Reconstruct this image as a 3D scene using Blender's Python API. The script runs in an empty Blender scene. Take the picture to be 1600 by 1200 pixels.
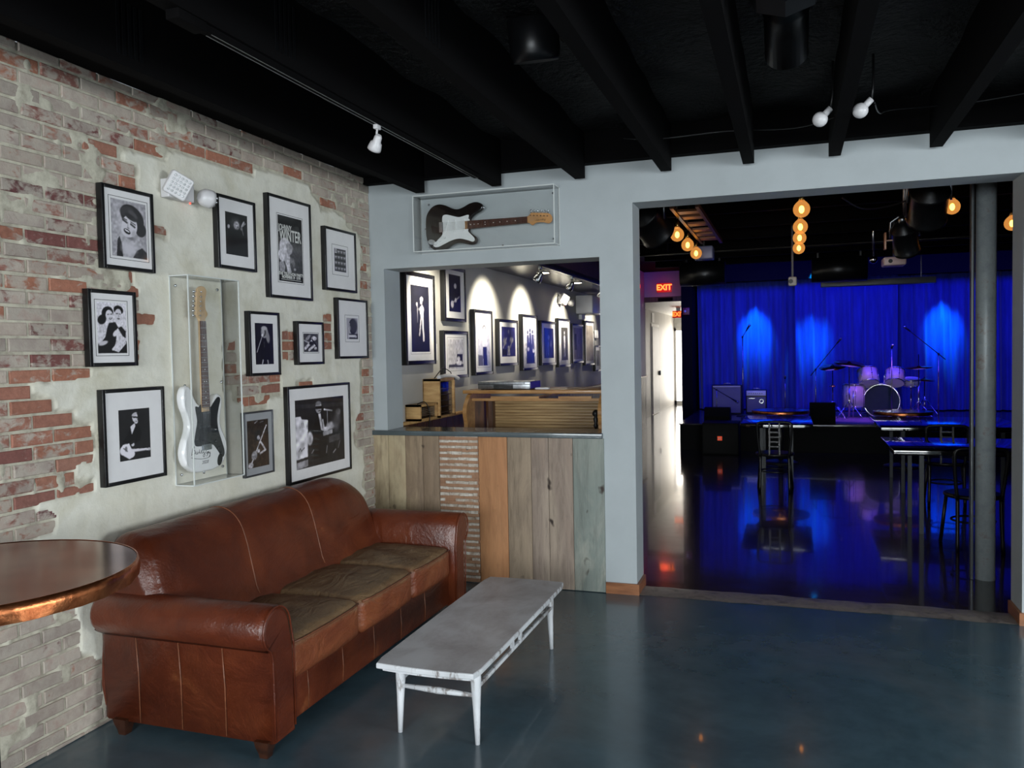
import bpy, bmesh, math, random
import numpy as np
from mathutils import Vector, Matrix, Euler
PI = math.pi
random.seed(7)
rng = np.random.RandomState(11)
scene = bpy.context.scene
col = scene.collection

# ------------------------------------------------------------------ camera
cam_d = bpy.data.cameras.new('camera'); cam = bpy.data.objects.new('camera', cam_d); col.objects.link(cam)
yaw, pitch, roll, FPX = -.3304, -.03825, -.0186, 1277.2
fw = Vector((math.sin(yaw)*math.cos(pitch), math.cos(yaw)*math.cos(pitch), math.sin(pitch)))
rt = Vector((math.cos(yaw), -math.sin(yaw), 0)); up = rt.cross(fw)
rt2 = rt*math.cos(roll) + up*math.sin(roll); up2 = rt2.cross(fw)
m = Matrix(((rt2.x, up2.x, -fw.x, 2.96), (rt2.y, up2.y, -fw.y, 0.0), (rt2.z, up2.z, -fw.z, 1.65), (0, 0, 0, 1)))
cam.matrix_world = m
cam_d.sensor_width = 36; cam_d.lens = FPX/1600*36; cam_d.clip_end = 200; cam_d.clip_start = .05
scene.camera = cam

# ------------------------------------------------------------------ world, exposure, daylight
w = bpy.data.worlds.new('world'); scene.world = w; w.use_nodes = True
bg = w.node_tree.nodes['Background']; bg.inputs[0].default_value = (.74, .82, .9, 1); bg.inputs[1].default_value = .6
vs = scene.view_settings
vs.view_transform = 'Standard'; vs.look = 'None'; vs.gamma = 1; vs.use_curve_mapping = False; vs.exposure = 0.44

def light(name, kind, loc, energy, color, target=None, **kw):
    d = bpy.data.lights.new(name, kind); d.energy = energy; d.color = color
    for k, v in kw.items(): setattr(d, k, v)
    o = bpy.data.objects.new(name, d); col.objects.link(o); o.location = loc
    if target is not None:
        o.rotation_euler = (Vector(target)-Vector(loc)).to_track_quat('-Z', 'Y').to_euler()
    return o
DAY = (.94, .97, 1.0)
# daylight through the two storefront windows behind the camera
light('daylight_window', 'AREA', (2.0, -3.9, 2.2), 400, DAY, (2.0, 4, -1.2), shape='RECTANGLE', size=3.0, size_y=2.1)
light('daylight_window', 'AREA', (5.9, -3.9, 2.2), 440, DAY, (5.4, 4, -1.2), shape='RECTANGLE', size=3.2, size_y=2.1)
# daylight through the window in the right wall of the lounge
light('daylight_window', 'AREA', (8.8, 1.6, 2.0), 270, DAY, (0, 2.4, -1.0), shape='RECTANGLE', size=3.2, size_y=2.0)
# daylight through the glass doors at the end of the corridor
light('daylight_door', 'AREA', (.25, 24.85, 1.3), 34, (1.0, .90, .76), (.1, 10, .9), shape='RECTANGLE', size=1.2, size_y=2.2)
# blue stage wash lamps
BLUE = (.0, .035, 1.0)
for x in (2.28, 3.33, 5.58):
    light('stage_spot', 'SPOT', (x, 16.0 if x < 3 or x > 4 else 15.75, 3.05), 560, (.0, .30, 1.0), (x, 16.80 if x < 3 or x > 4 else 16.52, 1.95), spot_size=math.radians(33), spot_blend=1.0, shadow_soft_size=.04)
light('stage_wash', 'AREA', (4.2, 14.2, 3.05), 95, (.03, .03, 1.0), (4.2, 16.8, 1.0), shape='RECTANGLE', size=6.5, size_y=.3)
light('stage_purple_spot', 'SPOT', (4.4, 12.9, 3.0), 1900, (.42, .12, 1.0), (4.25, 15.1, .8), spot_size=math.radians(50), spot_blend=.7, shadow_soft_size=.06)

# ------------------------------------------------------------------ helpers
def lin(c):
    c = c/255.0
    return c/12.92 if c <= .04045 else ((c+.055)/1.055)**2.4
def rgb(r, g, b): return (lin(r), lin(g), lin(b), 1)

def newmat(name):
    mt = bpy.data.materials.new(name); mt.use_nodes = True
    nt = mt.node_tree
    return mt, nt, nt.nodes['Principled BSDF']

def N(nt, t, **kw):
    n = nt.nodes.new(t)
    for k, v in kw.items(): setattr(n, k, v)
    return n
def ramp(nt, fac, stops):
    r = N(nt, 'ShaderNodeValToRGB')
    e = r.color_ramp.elements
    while len(e) < len(stops): e.new(.5)
    for i, (p, c) in enumerate(stops):
        e[i].position = p; e[i].color = c
    nt.links.new(fac, r.inputs[0]); return r.outputs[0]
def coord(nt, scale=(1, 1, 1), loc=(0, 0, 0)):
    t = N(nt, 'ShaderNodeTexCoord'); mp = N(nt, 'ShaderNodeMapping')
    mp.inputs['Scale'].default_value = scale; mp.inputs['Location'].default_value = loc
    nt.links.new(t.outputs['Object'], mp.inputs[0]); return mp.outputs[0]
def noise(nt, vec, scale, detail=4, rough=.55, dist=0):
    n = N(nt, 'ShaderNodeTexNoise'); n.inputs['Scale'].default_value = scale
    n.inputs['Detail'].default_value = detail; n.inputs['Roughness'].default_value = rough
    n.inputs['Distortion'].default_value = dist
    nt.links.new(vec, n.inputs['Vector']); return n.outputs['Fac']
def mixc(nt, fac, a, b, mode='MIX'):
    n = N(nt, 'ShaderNodeMix', data_type='RGBA', blend_type=mode)
    for s, v in ((n.inputs[0], fac), (n.inputs[6], a), (n.inputs[7], b)):
        if isinstance(v, (float, int)): s.default_value = v
        elif isinstance(v, tuple): s.default_value = v
        else: nt.links.new(v, s)
    return n.outputs[2]
def math_(nt, op, a, b=None, clamp=False):
    n = N(nt, 'ShaderNodeMath', operation=op, use_clamp=clamp)
    for s, v in zip(n.inputs, (a, b)):
        if v is None: continue
        if isinstance(v, (float, int)): s.default_value = v
        else: nt.links.new(v, s)
    return n.outputs[0]
def bump(nt, bsdf, h, strength=.3, dist=.01):
    b = N(nt, 'ShaderNodeBump'); b.inputs['Strength'].default_value = strength; b.inputs['Distance'].default_value = dist
    nt.links.new(h, b.inputs['Height']); nt.links.new(b.outputs[0], bsdf.inputs['Normal'])

def mat(name, c, rough=.5, metal=0, spec=.5, var=0, vs_=8, stretch=(1, 1, 1), c2=None, bmp=0, bs=60, coat=0, emit=None, es=0):
    """procedural material: base colour with noise variation towards c2"""
    mt, nt, b = newmat(name)
    a = rgb(*c); v = coord(nt, stretch)
    if c2 is None: c2 = tuple(x*(1-var) for x in c)
    nz = noise(nt, v, vs_, 6, .6)
    cc = ramp(nt, nz, [(.35, a), (.68, rgb(*c2))])
    nt.links.new(cc, b.inputs['Base Color'])
    b.inputs['Roughness'].default_value = rough; b.inputs['Metallic'].default_value = metal
    b.inputs['Specular IOR Level'].default_value = spec
    b.inputs['Coat Weight'].default_value = coat; b.inputs['Coat Roughness'].default_value = .05
    if bmp: bump(nt, b, noise(nt, v, bs, 5, .6), bmp, .004)
    if emit:
        b.inputs['Emission Color'].default_value = rgb(*emit); b.inputs['Emission Strength'].default_value = es
    return mt

class MB:
    def __init__(s): s.v = []; s.f = []; s.m = []; s.sm = []
    def add(s, vs, fs, m=0, smooth=False):
        n = len(s.v); s.v += [tuple(float(c) for c in p) for p in vs]
        for f in fs: s.f.append(tuple(i+n for i in f)); s.m.append(m); s.sm.append(smooth)
        return s
    def box(s, x0, x1, y0, y1, z0, z1, m=0, b=0):
        if x0 > x1: x0, x1 = x1, x0
        if y0 > y1: y0, y1 = y1, y0
        if z0 > z1: z0, z1 = z1, z0
        if b <= 0:
            vs = [(x, y, z) for x in (x0, x1) for y in (y0, y1) for z in (z0, z1)]
            return s.add(vs, [(0, 1, 3, 2), (4, 6, 7, 5), (0, 4, 5, 1), (2, 3, 7, 6), (0, 2, 6, 4), (1, 5, 7, 3)], m)
        return s.rbox((x0, y0, z0), (x1, y1, z1), b, 2, m, smooth=True)
    def rbox(s, lo, hi, r, n=3, m=0, sub=0, fn=None, smooth=True):
        """rounded box; sub = extra divisions in the flat areas; fn displaces"""
        lo = Vector(lo); hi = Vector(hi)
        r = min(r, min(hi-lo)/2*.999)
        ax = []
        for i in range(3):
            a = [lo[i]+r*(1-math.cos(PI/2*k/n)) for k in range(n)]
            mid = [lo[i]+r+(hi[i]-lo[i]-2*r)*k/(sub+1) for k in range(sub+2)]
            c = [hi[i]-r*(1-math.cos(PI/2*k/n)) for k in range(n)][::-1]
            ax.append(a+mid+c)
        idx = {}; vs = []; fs = []
        def vid(i, j, k):
            key = (i, j, k)
            if key in idx: return idx[key]
            p = Vector((ax[0][i], ax[1][j], ax[2][k]))
            q = Vector([min(max(p[t], lo[t]+r), hi[t]-r) for t in range(3)])
            d = p-q
            if d.length > 1e-9:
                e = Vector([abs(x) for x in d]); d = d.normalized()*r
            p = q+d
            if fn: p = Vector(fn(p))
            idx[key] = len(vs); vs.append(p); return idx[key]
        nx, ny, nz = len(ax[0])-1, len(ax[1])-1, len(ax[2])-1
        for i in range(nx):
            for j in range(ny):
                fs.append((vid(i, j, 0), vid(i, j+1, 0), vid(i+1, j+1, 0), vid(i+1, j, 0)))
                fs.append((vid(i, j, nz), vid(i+1, j, nz), vid(i+1, j+1, nz), vid(i, j+1, nz)))
        for i in range(nx):
            for k in range(nz):
                fs.append((vid(i, 0, k), vid(i+1, 0, k), vid(i+1, 0, k+1), vid(i, 0, k+1)))
                fs.append((vid(i, ny, k), vid(i, ny, k+1), vid(i+1, ny, k+1), vid(i+1, ny, k)))
        for j in range(ny):
            for k in range(nz):
                fs.append((vid(0, j, k), vid(0, j, k+1), vid(0, j+1, k+1), vid(0, j+1, k)))
                fs.append((vid(nx, j, k), vid(nx, j+1, k), vid(nx, j+1, k+1), vid(nx, j, k+1)))
        return s.add(vs, fs, m, smooth)
    def cone(s, p0, p1, r0, r1=None, n=20, m=0, caps=True, smooth=True):
        r1 = r0 if r1 is None else r1
        return s.lathe(p0, p1, [(0, r0), (1, r1)], n, m, caps, smooth)
    def lathe(s, p0, p1, prof, n=24, m=0, caps=True, smooth=True):
        """prof = (t along the axis 0..1, radius)"""
        p0 = Vector(p0); p1 = Vector(p1); d = p1-p0
        q = d.normalized().to_track_quat('Z', 'Y') if d.length else None
        X = q @ Vector((1, 0, 0)); Y = q @ Vector((0, 1, 0))
        vs = []; fs = []
        for t, r in prof:
            c = p0+d*t
            for i in range(n):
                a = 2*PI*i/n; vs.append(c+X*(math.cos(a)*r)+Y*(math.sin(a)*r))
        for k in range(len(prof)-1):
            for i in range(n):
                j = (i+1) % n
                fs.append((k*n+i, k*n+j, (k+1)*n+j, (k+1)*n+i))
        s.add(vs, fs, m, smooth)
        if caps:
            b = len(s.v)-len(vs)
            s.f.append(tuple(b+i for i in range(n))[::-1]); s.m.append(m); s.sm.append(False)
            e = b+(len(prof)-1)*n
            s.f.append(tuple(e+i for i in range(n))); s.m.append(m); s.sm.append(False)
        return s
    def ball(s, c, r, m=0, n=20, sc=(1, 1, 1)):
        vs = []; fs = []; k = n//2
        for j in range(1, k):
            a = PI*j/k
            for i in range(n):
                b = 2*PI*i/n
                vs.append((c[0]+r*sc[0]*math.sin(a)*math.cos(b), c[1]+r*sc[1]*math.sin(a)*math.sin(b), c[2]+r*sc[2]*math.cos(a)))
        t = len(vs); vs += [(c[0], c[1], c[2]+r*sc[2]), (c[0], c[1], c[2]-r*sc[2])]
        for j in range(k-2):
            for i in range(n):
                i2 = (i+1) % n
                fs.append((j*n+i, (j+1)*n+i, (j+1)*n+i2, j*n+i2))
        for i in range(n):
            i2 = (i+1) % n
            fs.append((t, i, i2)); fs.append((t+1, (k-2)*n+i2, (k-2)*n+i))
        return s.add(vs, fs, m, True)
    def tube(s, pts, r, n=8, m=0, caps=True, smooth=True, closed=False):
        pts = [Vector(p) for p in pts]; L = len(pts); vs = []; fs = []
        rr = r if isinstance(r, (list, tuple)) else [r]*L
        prev = None
        for i, p in enumerate(pts):
            if closed: d = pts[(i+1) % L]-pts[i-1]
            else: d = pts[min(i+1, L-1)]-pts[max(i-1, 0)]
            d = d.normalized() if d.length > 1e-9 else Vector((0, 0, 1))
            if prev is None:
                a = Vector((0, 0, 1)) if abs(d.z) < .9 else Vector((1, 0, 0))
                X = d.cross(a).normalized()
            else:
                X = (prev-d*prev.dot(d)); X = X.normalized() if X.length > 1e-6 else d.orthogonal().normalized()
            prev = X; Y = d.cross(X)
            for k in range(n):
                a = 2*PI*k/n; vs.append(p+X*(math.cos(a)*rr[i])+Y*(math.sin(a)*rr[i]))
        for i in range(L if closed else L-1):
            i2 = (i+1) % L
            for k in range(n):
                k2 = (k+1) % n
                fs.append((i*n+k, i*n+k2, i2*n+k2, i2*n+k))
        s.add(vs, fs, m, smooth)
        if caps and not closed:
            b = len(s.v)-len(vs)
            s.f.append(tuple(b+i for i in range(n))[::-1]); s.m.append(m); s.sm.append(False)
            s.f.append(tuple(b+(L-1)*n+i for i in range(n))); s.m.append(m); s.sm.append(False)
        return s
    def prism(s, pts, z0, z1, T=None, m=0, bev=0, mtop=None, smooth=False):
        """outline in local xy (counter clockwise) between z0 and z1; T maps to the world; bev chamfers the top edge"""
        T = T or (lambda p: p)
        n = len(pts)
        c = [Vector((p[0], p[1])) for p in pts]
        def inset(d):
            out = []
            for i in range(n):
                a = c[i]-c[i-1]; b = c[(i+1) % n]-c[i]
                if a.length < 1e-9: a = b
                if b.length < 1e-9: b = a
                na = Vector((-a.y, a.x)).normalized(); nb = Vector((-b.y, b.x)).normalized()
                k = na+nb; k = k.normalized() if k.length > 1e-6 else na
                out.append(c[i]+k*d)
            return out
        rings = [(c, z0)]
        if bev:
            rings = [(inset(bev), z0), (inset(bev*.3), z0+bev*.3), (c, z0+bev), (c, z1-bev), (inset(bev*.3), z1-bev*.3), (inset(bev), z1)]
        else: rings.append((c, z1))
        vs = []; fs = []
        for ring, z in rings:
            vs += [T((p.x, p.y, z)) for p in ring]
        for k in range(len(rings)-1):
            for i in range(n):
                j = (i+1) % n
                fs.append((k*n+i, k*n+j, (k+1)*n+j, (k+1)*n+i))
        s.add(vs, fs, m, smooth)
        b = len(s.v)-len(vs)
        s.f.append(tuple(b+i for i in range(n))[::-1]); s.m.append(m); s.sm.append(False)
        e = b+(len(rings)-1)*n
        s.f.append(tuple(e+i for i in range(n))); s.m.append(m if mtop is None else mtop); s.sm.append(False)
        return s
    def grid(s, fn, nu, nv, m=0, smooth=True):
        vs = [fn(i/nu, j/nv) for j in range(nv+1) for i in range(nu+1)]
        fs = [(j*(nu+1)+i, j*(nu+1)+i+1, (j+1)*(nu+1)+i+1, (j+1)*(nu+1)+i) for j in range(nv) for i in range(nu)]
        return s.add(vs, fs, m, smooth)

def rootloc(o):
    p = Vector((0, 0, 0))
    while o is not None: p += o.location; o = o.parent
    return p
def build(name, mb, mats, parent=None, fix=False):
    """link a builder as one mesh object; vertices are in world space (the parent's place is subtracted)"""
    me = bpy.data.meshes.new(name)
    off = rootloc(parent)
    vs = [(v[0]-off.x, v[1]-off.y, v[2]-off.z) for v in mb.v]
    me.from_pydata(vs, [], mb.f)
    if not isinstance(mats, (list, tuple)): mats = [mats]
    for mm in mats: me.materials.append(mm)
    me.polygons.foreach_set('material_index', mb.m); me.polygons.foreach_set('use_smooth', mb.sm)
    if fix:
        bm = bmesh.new(); bm.from_mesh(me); bmesh.ops.recalc_face_normals(bm, faces=bm.faces[:]); bm.to_mesh(me); bm.free()
    me.update()
    o = bpy.data.objects.new(name, me); col.objects.link(o)
    if parent is not None: o.parent = parent
    return o
def tag(o, label, cat, group=None, kind=None):
    if label: o['label'] = label
    if cat: o['category'] = cat
    if group: o['group'] = group
    if kind: o['kind'] = kind
    return o
def thing(name, label, cat, loc=(0, 0, 0), group=None, rz=0):
    o = bpy.data.objects.new(name, None); col.objects.link(o); o.location = loc; o.rotation_euler = (0, 0, rz)
    o.empty_display_size = .1
    return tag(o, label, cat, group)
def struct(name, mb, mats, label=None, fix=False):
    o = build(name, mb, mats, None, fix); o['kind'] = 'structure'
    if label: o['label'] = label
    return o
def dup(root, loc=None, rz=None, label=None, group=None):
    r = root.copy(); col.objects.link(r)
    if loc is not None: r.location = loc
    if rz is not None: r.rotation_euler = (0, 0, rz)
    if label: r['label'] = label
    if group: r['group'] = group
    for ch in list(root.children):
        c = ch.copy(); col.objects.link(c); c.parent = r
        for g in ch.children:
            d = g.copy(); col.objects.link(d); d.parent = c
    return r
def text_mb(s, size, T, depth=.001, m=0, align='CENTER', shear=0, spacing=1.0, mb=None, bold=0, sx=1.0):
    """lettering as mesh; T maps local (x right, y up, z out) to the world"""
    cu = bpy.data.curves.new('txt', 'FONT'); cu.body = s; cu.size = size; cu.extrude = depth; cu.align_x = align; cu.align_y = 'CENTER'
    cu.shear = shear; cu.space_character = spacing; cu.resolution_u = 3; cu.offset = bold
    o = bpy.data.objects.new('txt', cu); col.objects.link(o)
    dg = bpy.context.evaluated_depsgraph_get()
    me = bpy.data.meshes.new_from_object(o.evaluated_get(dg))
    mb = mb or MB()
    mb.add([T((v.co.x*sx, v.co.y, v.co.z)) for v in me.vertices], [tuple(p.vertices) for p in me.polygons], m)
    bpy.data.objects.remove(o); bpy.data.curves.remove(cu); bpy.data.meshes.remove(me)
    return mb
def smoothpts(pts, k=4, closed=True):
    out = []; n = len(pts)
    for i in range(n if closed else n-1):
        if closed: p0, p1, p2, p3 = (pts[(i+j-1) % n] for j in range(4))
        else: p0, p1, p2, p3 = pts[max(i-1, 0)], pts[i], pts[i+1], pts[min(i+2, n-1)]
        for t in range(k):
            u = t/k
            out.append(tuple(.5*((2*p1[c])+(-p0[c]+p2[c])*u+(2*p0[c]-5*p1[c]+4*p2[c]-p3[c])*u*u+(-p0[c]+3*p1[c]-3*p2[c]+p3[c])*u**3) for c in range(len(p1))))
    if not closed: out.append(tuple(pts[-1]))
    return out

# ------------------------------------------------------------------ materials
M = {}
M['black'] = mat('black_paint', (20, 20, 22), .45, var=.3)
M['black_gloss'] = mat('black_lacquer', (14, 14, 16), .18, var=.3, coat=.4)
M['frame_black'] = mat('frame_black', (17, 17, 19), .35, var=.2)
M['steel'] = mat('brushed_steel', (170, 172, 176), .3, 1, var=.2, vs_=30)
M['chrome'] = mat('chrome', (215, 217, 222), .12, 1, var=.05)
M['white_plastic'] = mat('white_plastic', (214, 212, 214), .35, var=.05)
M['white'] = mat('white_paint', (215, 215, 212), .5, var=.05)
M['greypaint'] = mat('grey_wall_paint', (168, 175, 178), .6, var=.05, vs_=2.5, bmp=.06, bs=160)
M['hallgrey'] = mat('hall_wall_paint', (176, 174, 170), .55, var=.06, vs_=2)
M['purple'] = mat('purple_paint', (72, 52, 70), .7, var=.1)
M['hallblack'] = mat('hall_black_paint', (8, 8, 9), .8, var=.3, spec=.15)
M['ceilblack'] = mat('ceiling_black', (9, 9, 11), .9, var=.4, spec=.1, vs_=5)
M['joist'] = mat('joist_black', (10, 9, 10), .9, var=.3, spec=.08, vs_=3, stretch=(1, .2, 1))
M['matboard'] = mat('mat_board', (232, 230, 231), .55, var=.03, coat=.35)
M['lightwood'] = mat('pine_wood', (196, 160, 108), .45, vs_=5, stretch=(1, 6, 6), c2=(160, 118, 70))
M['darkwood'] = mat('dark_wood', (92, 58, 36), .4, vs_=6, stretch=(6, 6, .8), c2=(50, 30, 20))
M['basewood'] = mat('baseboard_wood', (150, 98, 62), .4, vs_=6, stretch=(1, 1, 8), c2=(112, 68, 42))
M['copper'] = mat('hammered_copper', (226, 142, 92), .3, 1, vs_=16, c2=(176, 96, 58), bmp=1.0, bs=14)
M['amp_grill'] = mat('amp_grille', (120, 118, 130), .7, var=.2, vs_=200)
M['signred'] = mat('exit_red', (255, 60, 40), .4, emit=(255, 52, 30), es=3.2)
# special procedural materials
def brick_material():
    mt, nt, b = newmat('old_brick')
    at = N(nt, 'ShaderNodeAttribute', attribute_name='brick')          # r wash, g hue, b value
    sp = N(nt, 'ShaderNodeSeparateColor'); nt.links.new(at.outputs['Color'], sp.inputs[0])
    v = coord(nt)
    base = ramp(nt, sp.outputs[1], [(0, rgb(104, 68, 70)), (.25, rgb(128, 82, 78)), (.5, rgb(156, 110, 98)), (.75, rgb(172, 116, 94)), (1, rgb(170, 132, 120))])
    fine = ramp(nt, noise(nt, v, 38, 6, .7), [(.3, (.62, .62, .62, 1)), (.7, (1.1, 1.1, 1.1, 1))])
    base = mixc(nt, .75, base, fine, 'MULTIPLY')
    edge = noise(nt, coord(nt, (1, 1, 1.6)), 17, 7, .62, .4)
    fac = math_(nt, 'ADD', math_(nt, 'MULTIPLY', math_(nt, 'SUBTRACT', edge, .5), 2.6), math_(nt, 'SUBTRACT', math_(nt, 'MULTIPLY', sp.outputs[0], 1.7), .32), clamp=False)
    fac = ramp(nt, fac, [(.25, (0, 0, 0, 1)), (.6, (1, 1, 1, 1))])
    wash = ramp(nt, noise(nt, v, 9, 6, .6), [(.3, rgb(158, 146, 138)), (.55, rgb(184, 176, 164)), (.75, rgb(174, 148, 138))])
    fac2 = math_(nt, 'MULTIPLY', fac, .86)
    c = mixc(nt, fac2, base, wash)
    c = mixc(nt, .5, c, ramp(nt, sp.outputs[2], [(0, (.7, .7, .7, 1)), (1, (1.15, 1.15, 1.15, 1))]), 'MULTIPLY')
    nt.links.new(c, b.inputs['Base Color']); b.inputs['Roughness'].default_value = .8; b.inputs['Specular IOR Level'].default_value = .25
    bump(nt, b, noise(nt, v, 70, 6, .7), .5, .006)
    return mt
def plaster_material():
    mt, nt, b = newmat('worn_plaster')
    at = N(nt, 'ShaderNodeAttribute', attribute_name='mask'); v = coord(nt)
    big = noise(nt, v, 2.2, 5, .6, .3); mid = noise(nt, v, 9, 7, .62, .5)
    pl = ramp(nt, big, [(.3, rgb(214, 209, 192)), (.5, rgb(224, 221, 209)), (.72, rgb(198, 192, 170))])
    pl = mixc(nt, .6, pl, ramp(nt, mid, [(.25, (.8, .8, .78, 1)), (.5, (1, 1, 1, 1)), (.8, (1.06, 1.06, 1.05, 1))]), 'MULTIPLY')
    mo = ramp(nt, noise(nt, v, 14, 6, .65), [(.3, rgb(150, 142, 128)), (.55, rgb(192, 187, 170)), (.75, rgb(206, 201, 184))])
    c = mixc(nt, at.outputs['Fac'], mo, pl)
    nt.links.new(c, b.inputs['Base Color']); b.inputs['Roughness'].default_value = .75; b.inputs['Specular IOR Level'].default_value = .25
    h = math_(nt, 'ADD', noise(nt, v, 26, 8, .65, .3), math_(nt, 'MULTIPLY', noise(nt, v, 5, 4, .5), 2.0))
    bump(nt, b, h, .42, .008)
    return mt
def floor_material(name, cA, cB, cC, r0, r1, sc=1.1, bs=.04, coat=0.0):
    mt, nt, b = newmat(name)
    v = coord(nt); n1 = noise(nt, v, sc, 7, .62, .8); n2 = noise(nt, v, sc*7, 6, .6)
    c = ramp(nt, n1, [(.3, rgb(*cA)), (.5, rgb(*cB)), (.7, rgb(*cC))])
    c = mixc(nt, .35, c, ramp(nt, n2, [(.3, (.6, .6, .6, 1)), (.7, (1.25, 1.25, 1.25, 1))]), 'MULTIPLY')
    nt.links.new(c, b.inputs['Base Color'])
    r = N(nt, 'ShaderNodeMapRange'); r.inputs['To Min'].default_value = r0; r.inputs['To Max'].default_value = r1
    nt.links.new(n2, r.inputs['Value']); nt.links.new(r.outputs[0], b.inputs['Roughness'])
    b.inputs['Coat Weight'].default_value = coat; b.inputs['Coat Roughness'].default_value = .04
    bump(nt, b, noise(nt, v, 3.0, 4, .5), bs, .02)
    return mt
M['brick'] = brick_material(); M['plaster'] = plaster_material()
M['floor'] = floor_material('teal_polished_concrete', (54, 72, 82), (64, 84, 94), (80, 90, 96), .16, .30, 1.0, .03, .2)
M['hallfloor'] = floor_material('dark_polished_concrete', (40, 31, 27), (50, 41, 36), (34, 27, 25), .09, .2, 1.5, .06, .5)
M['threshold'] = floor_material('raw_concrete_edge', (92, 86, 84), (120, 112, 106), (66, 60, 60), .3, .55, 9, .5)

# ------------------------------------------------------------------ left brick wall with plaster
PITCH, ZTOP0, BL, Y0E = .064, 1.622, .203, 2.635
POLY = [(2.528,.897),(2.53,.928),(2.623,.93),(2.626,1.006),(2.528,1.03),(2.53,1.064),(2.831,1.07),(2.833,1.121),(2.728,1.146),(2.73,1.196),(2.827,1.2),(2.829,1.254),(2.862,1.268),(2.864,1.319),(2.826,1.335),(2.828,1.375),(2.736,1.397),(2.738,1.435),(2.635,1.451),(2.637,1.5),(2.527,1.517),(2.529,1.559),(2.837,1.574),(2.839,1.62),
 (3.119,1.626),(3.128,1.815),(3.232,1.818),(3.234,1.871),(3.13,1.873),(3.135,1.977),(3.101,2.02),(3.104,2.066),(3.155,2.482),(3.16,2.583),(3.073,2.58),(3.074,2.632),
 (3.15,2.637),(3.355,2.642),(3.369,2.686),(3.463,2.707),(3.662,2.699),(3.851,2.699),(4.049,2.701),(4.059,2.75),(4.317,2.759),(4.64,2.754),(4.657,2.709),(4.752,2.661),(4.759,2.614),(4.956,2.634),(5.085,2.602),(5.094,2.558),(5.241,2.531),(5.285,2.466),(5.266,2.092),(5.238,1.592),(5.231,1.441),(5.221,1.247),(5.152,1.167),(5.106,1.085),(5.144,.996),(5.249,.962),(5.266,.85),(5.214,.705),(5.3,.647),(5.144,.598),(5.144,.3),
 (2.809,.311),(2.726,.385),(2.729,.454),(2.708,.504),(2.70,.60),(2.62,.80)]
PATCH = [(4.29,4.42,1.63,1.81),(3.80,4.27,1.40,1.56),(3.90,4.12,1.34,1.42),(3.73,3.85,1.47,1.74),(4.76,4.88,1.70,1.93),(3.20,3.345,2.245,2.305),(4.43,4.62,1.42,1.50)]
def inpoly(Y, Z):
    Y = np.asarray(Y); Z = np.asarray(Z); ins = np.zeros(Y.shape, bool); n = len(POLY)
    for i in range(n):
        y1, z1 = POLY[i]; y2, z2 = POLY[(i+1) % n]
        if z1 == z2: continue
        c = ((z1 > Z) != (z2 > Z)) & (Y < (y2-y1)*(Z-z1)/(z2-z1)+y1)
        ins ^= c
    for a, b_, c_, d_ in PATCH:
        ins &= ~((Y > a) & (Y < b_) & (Z > c_) & (Z < d_))
    return ins
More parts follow.
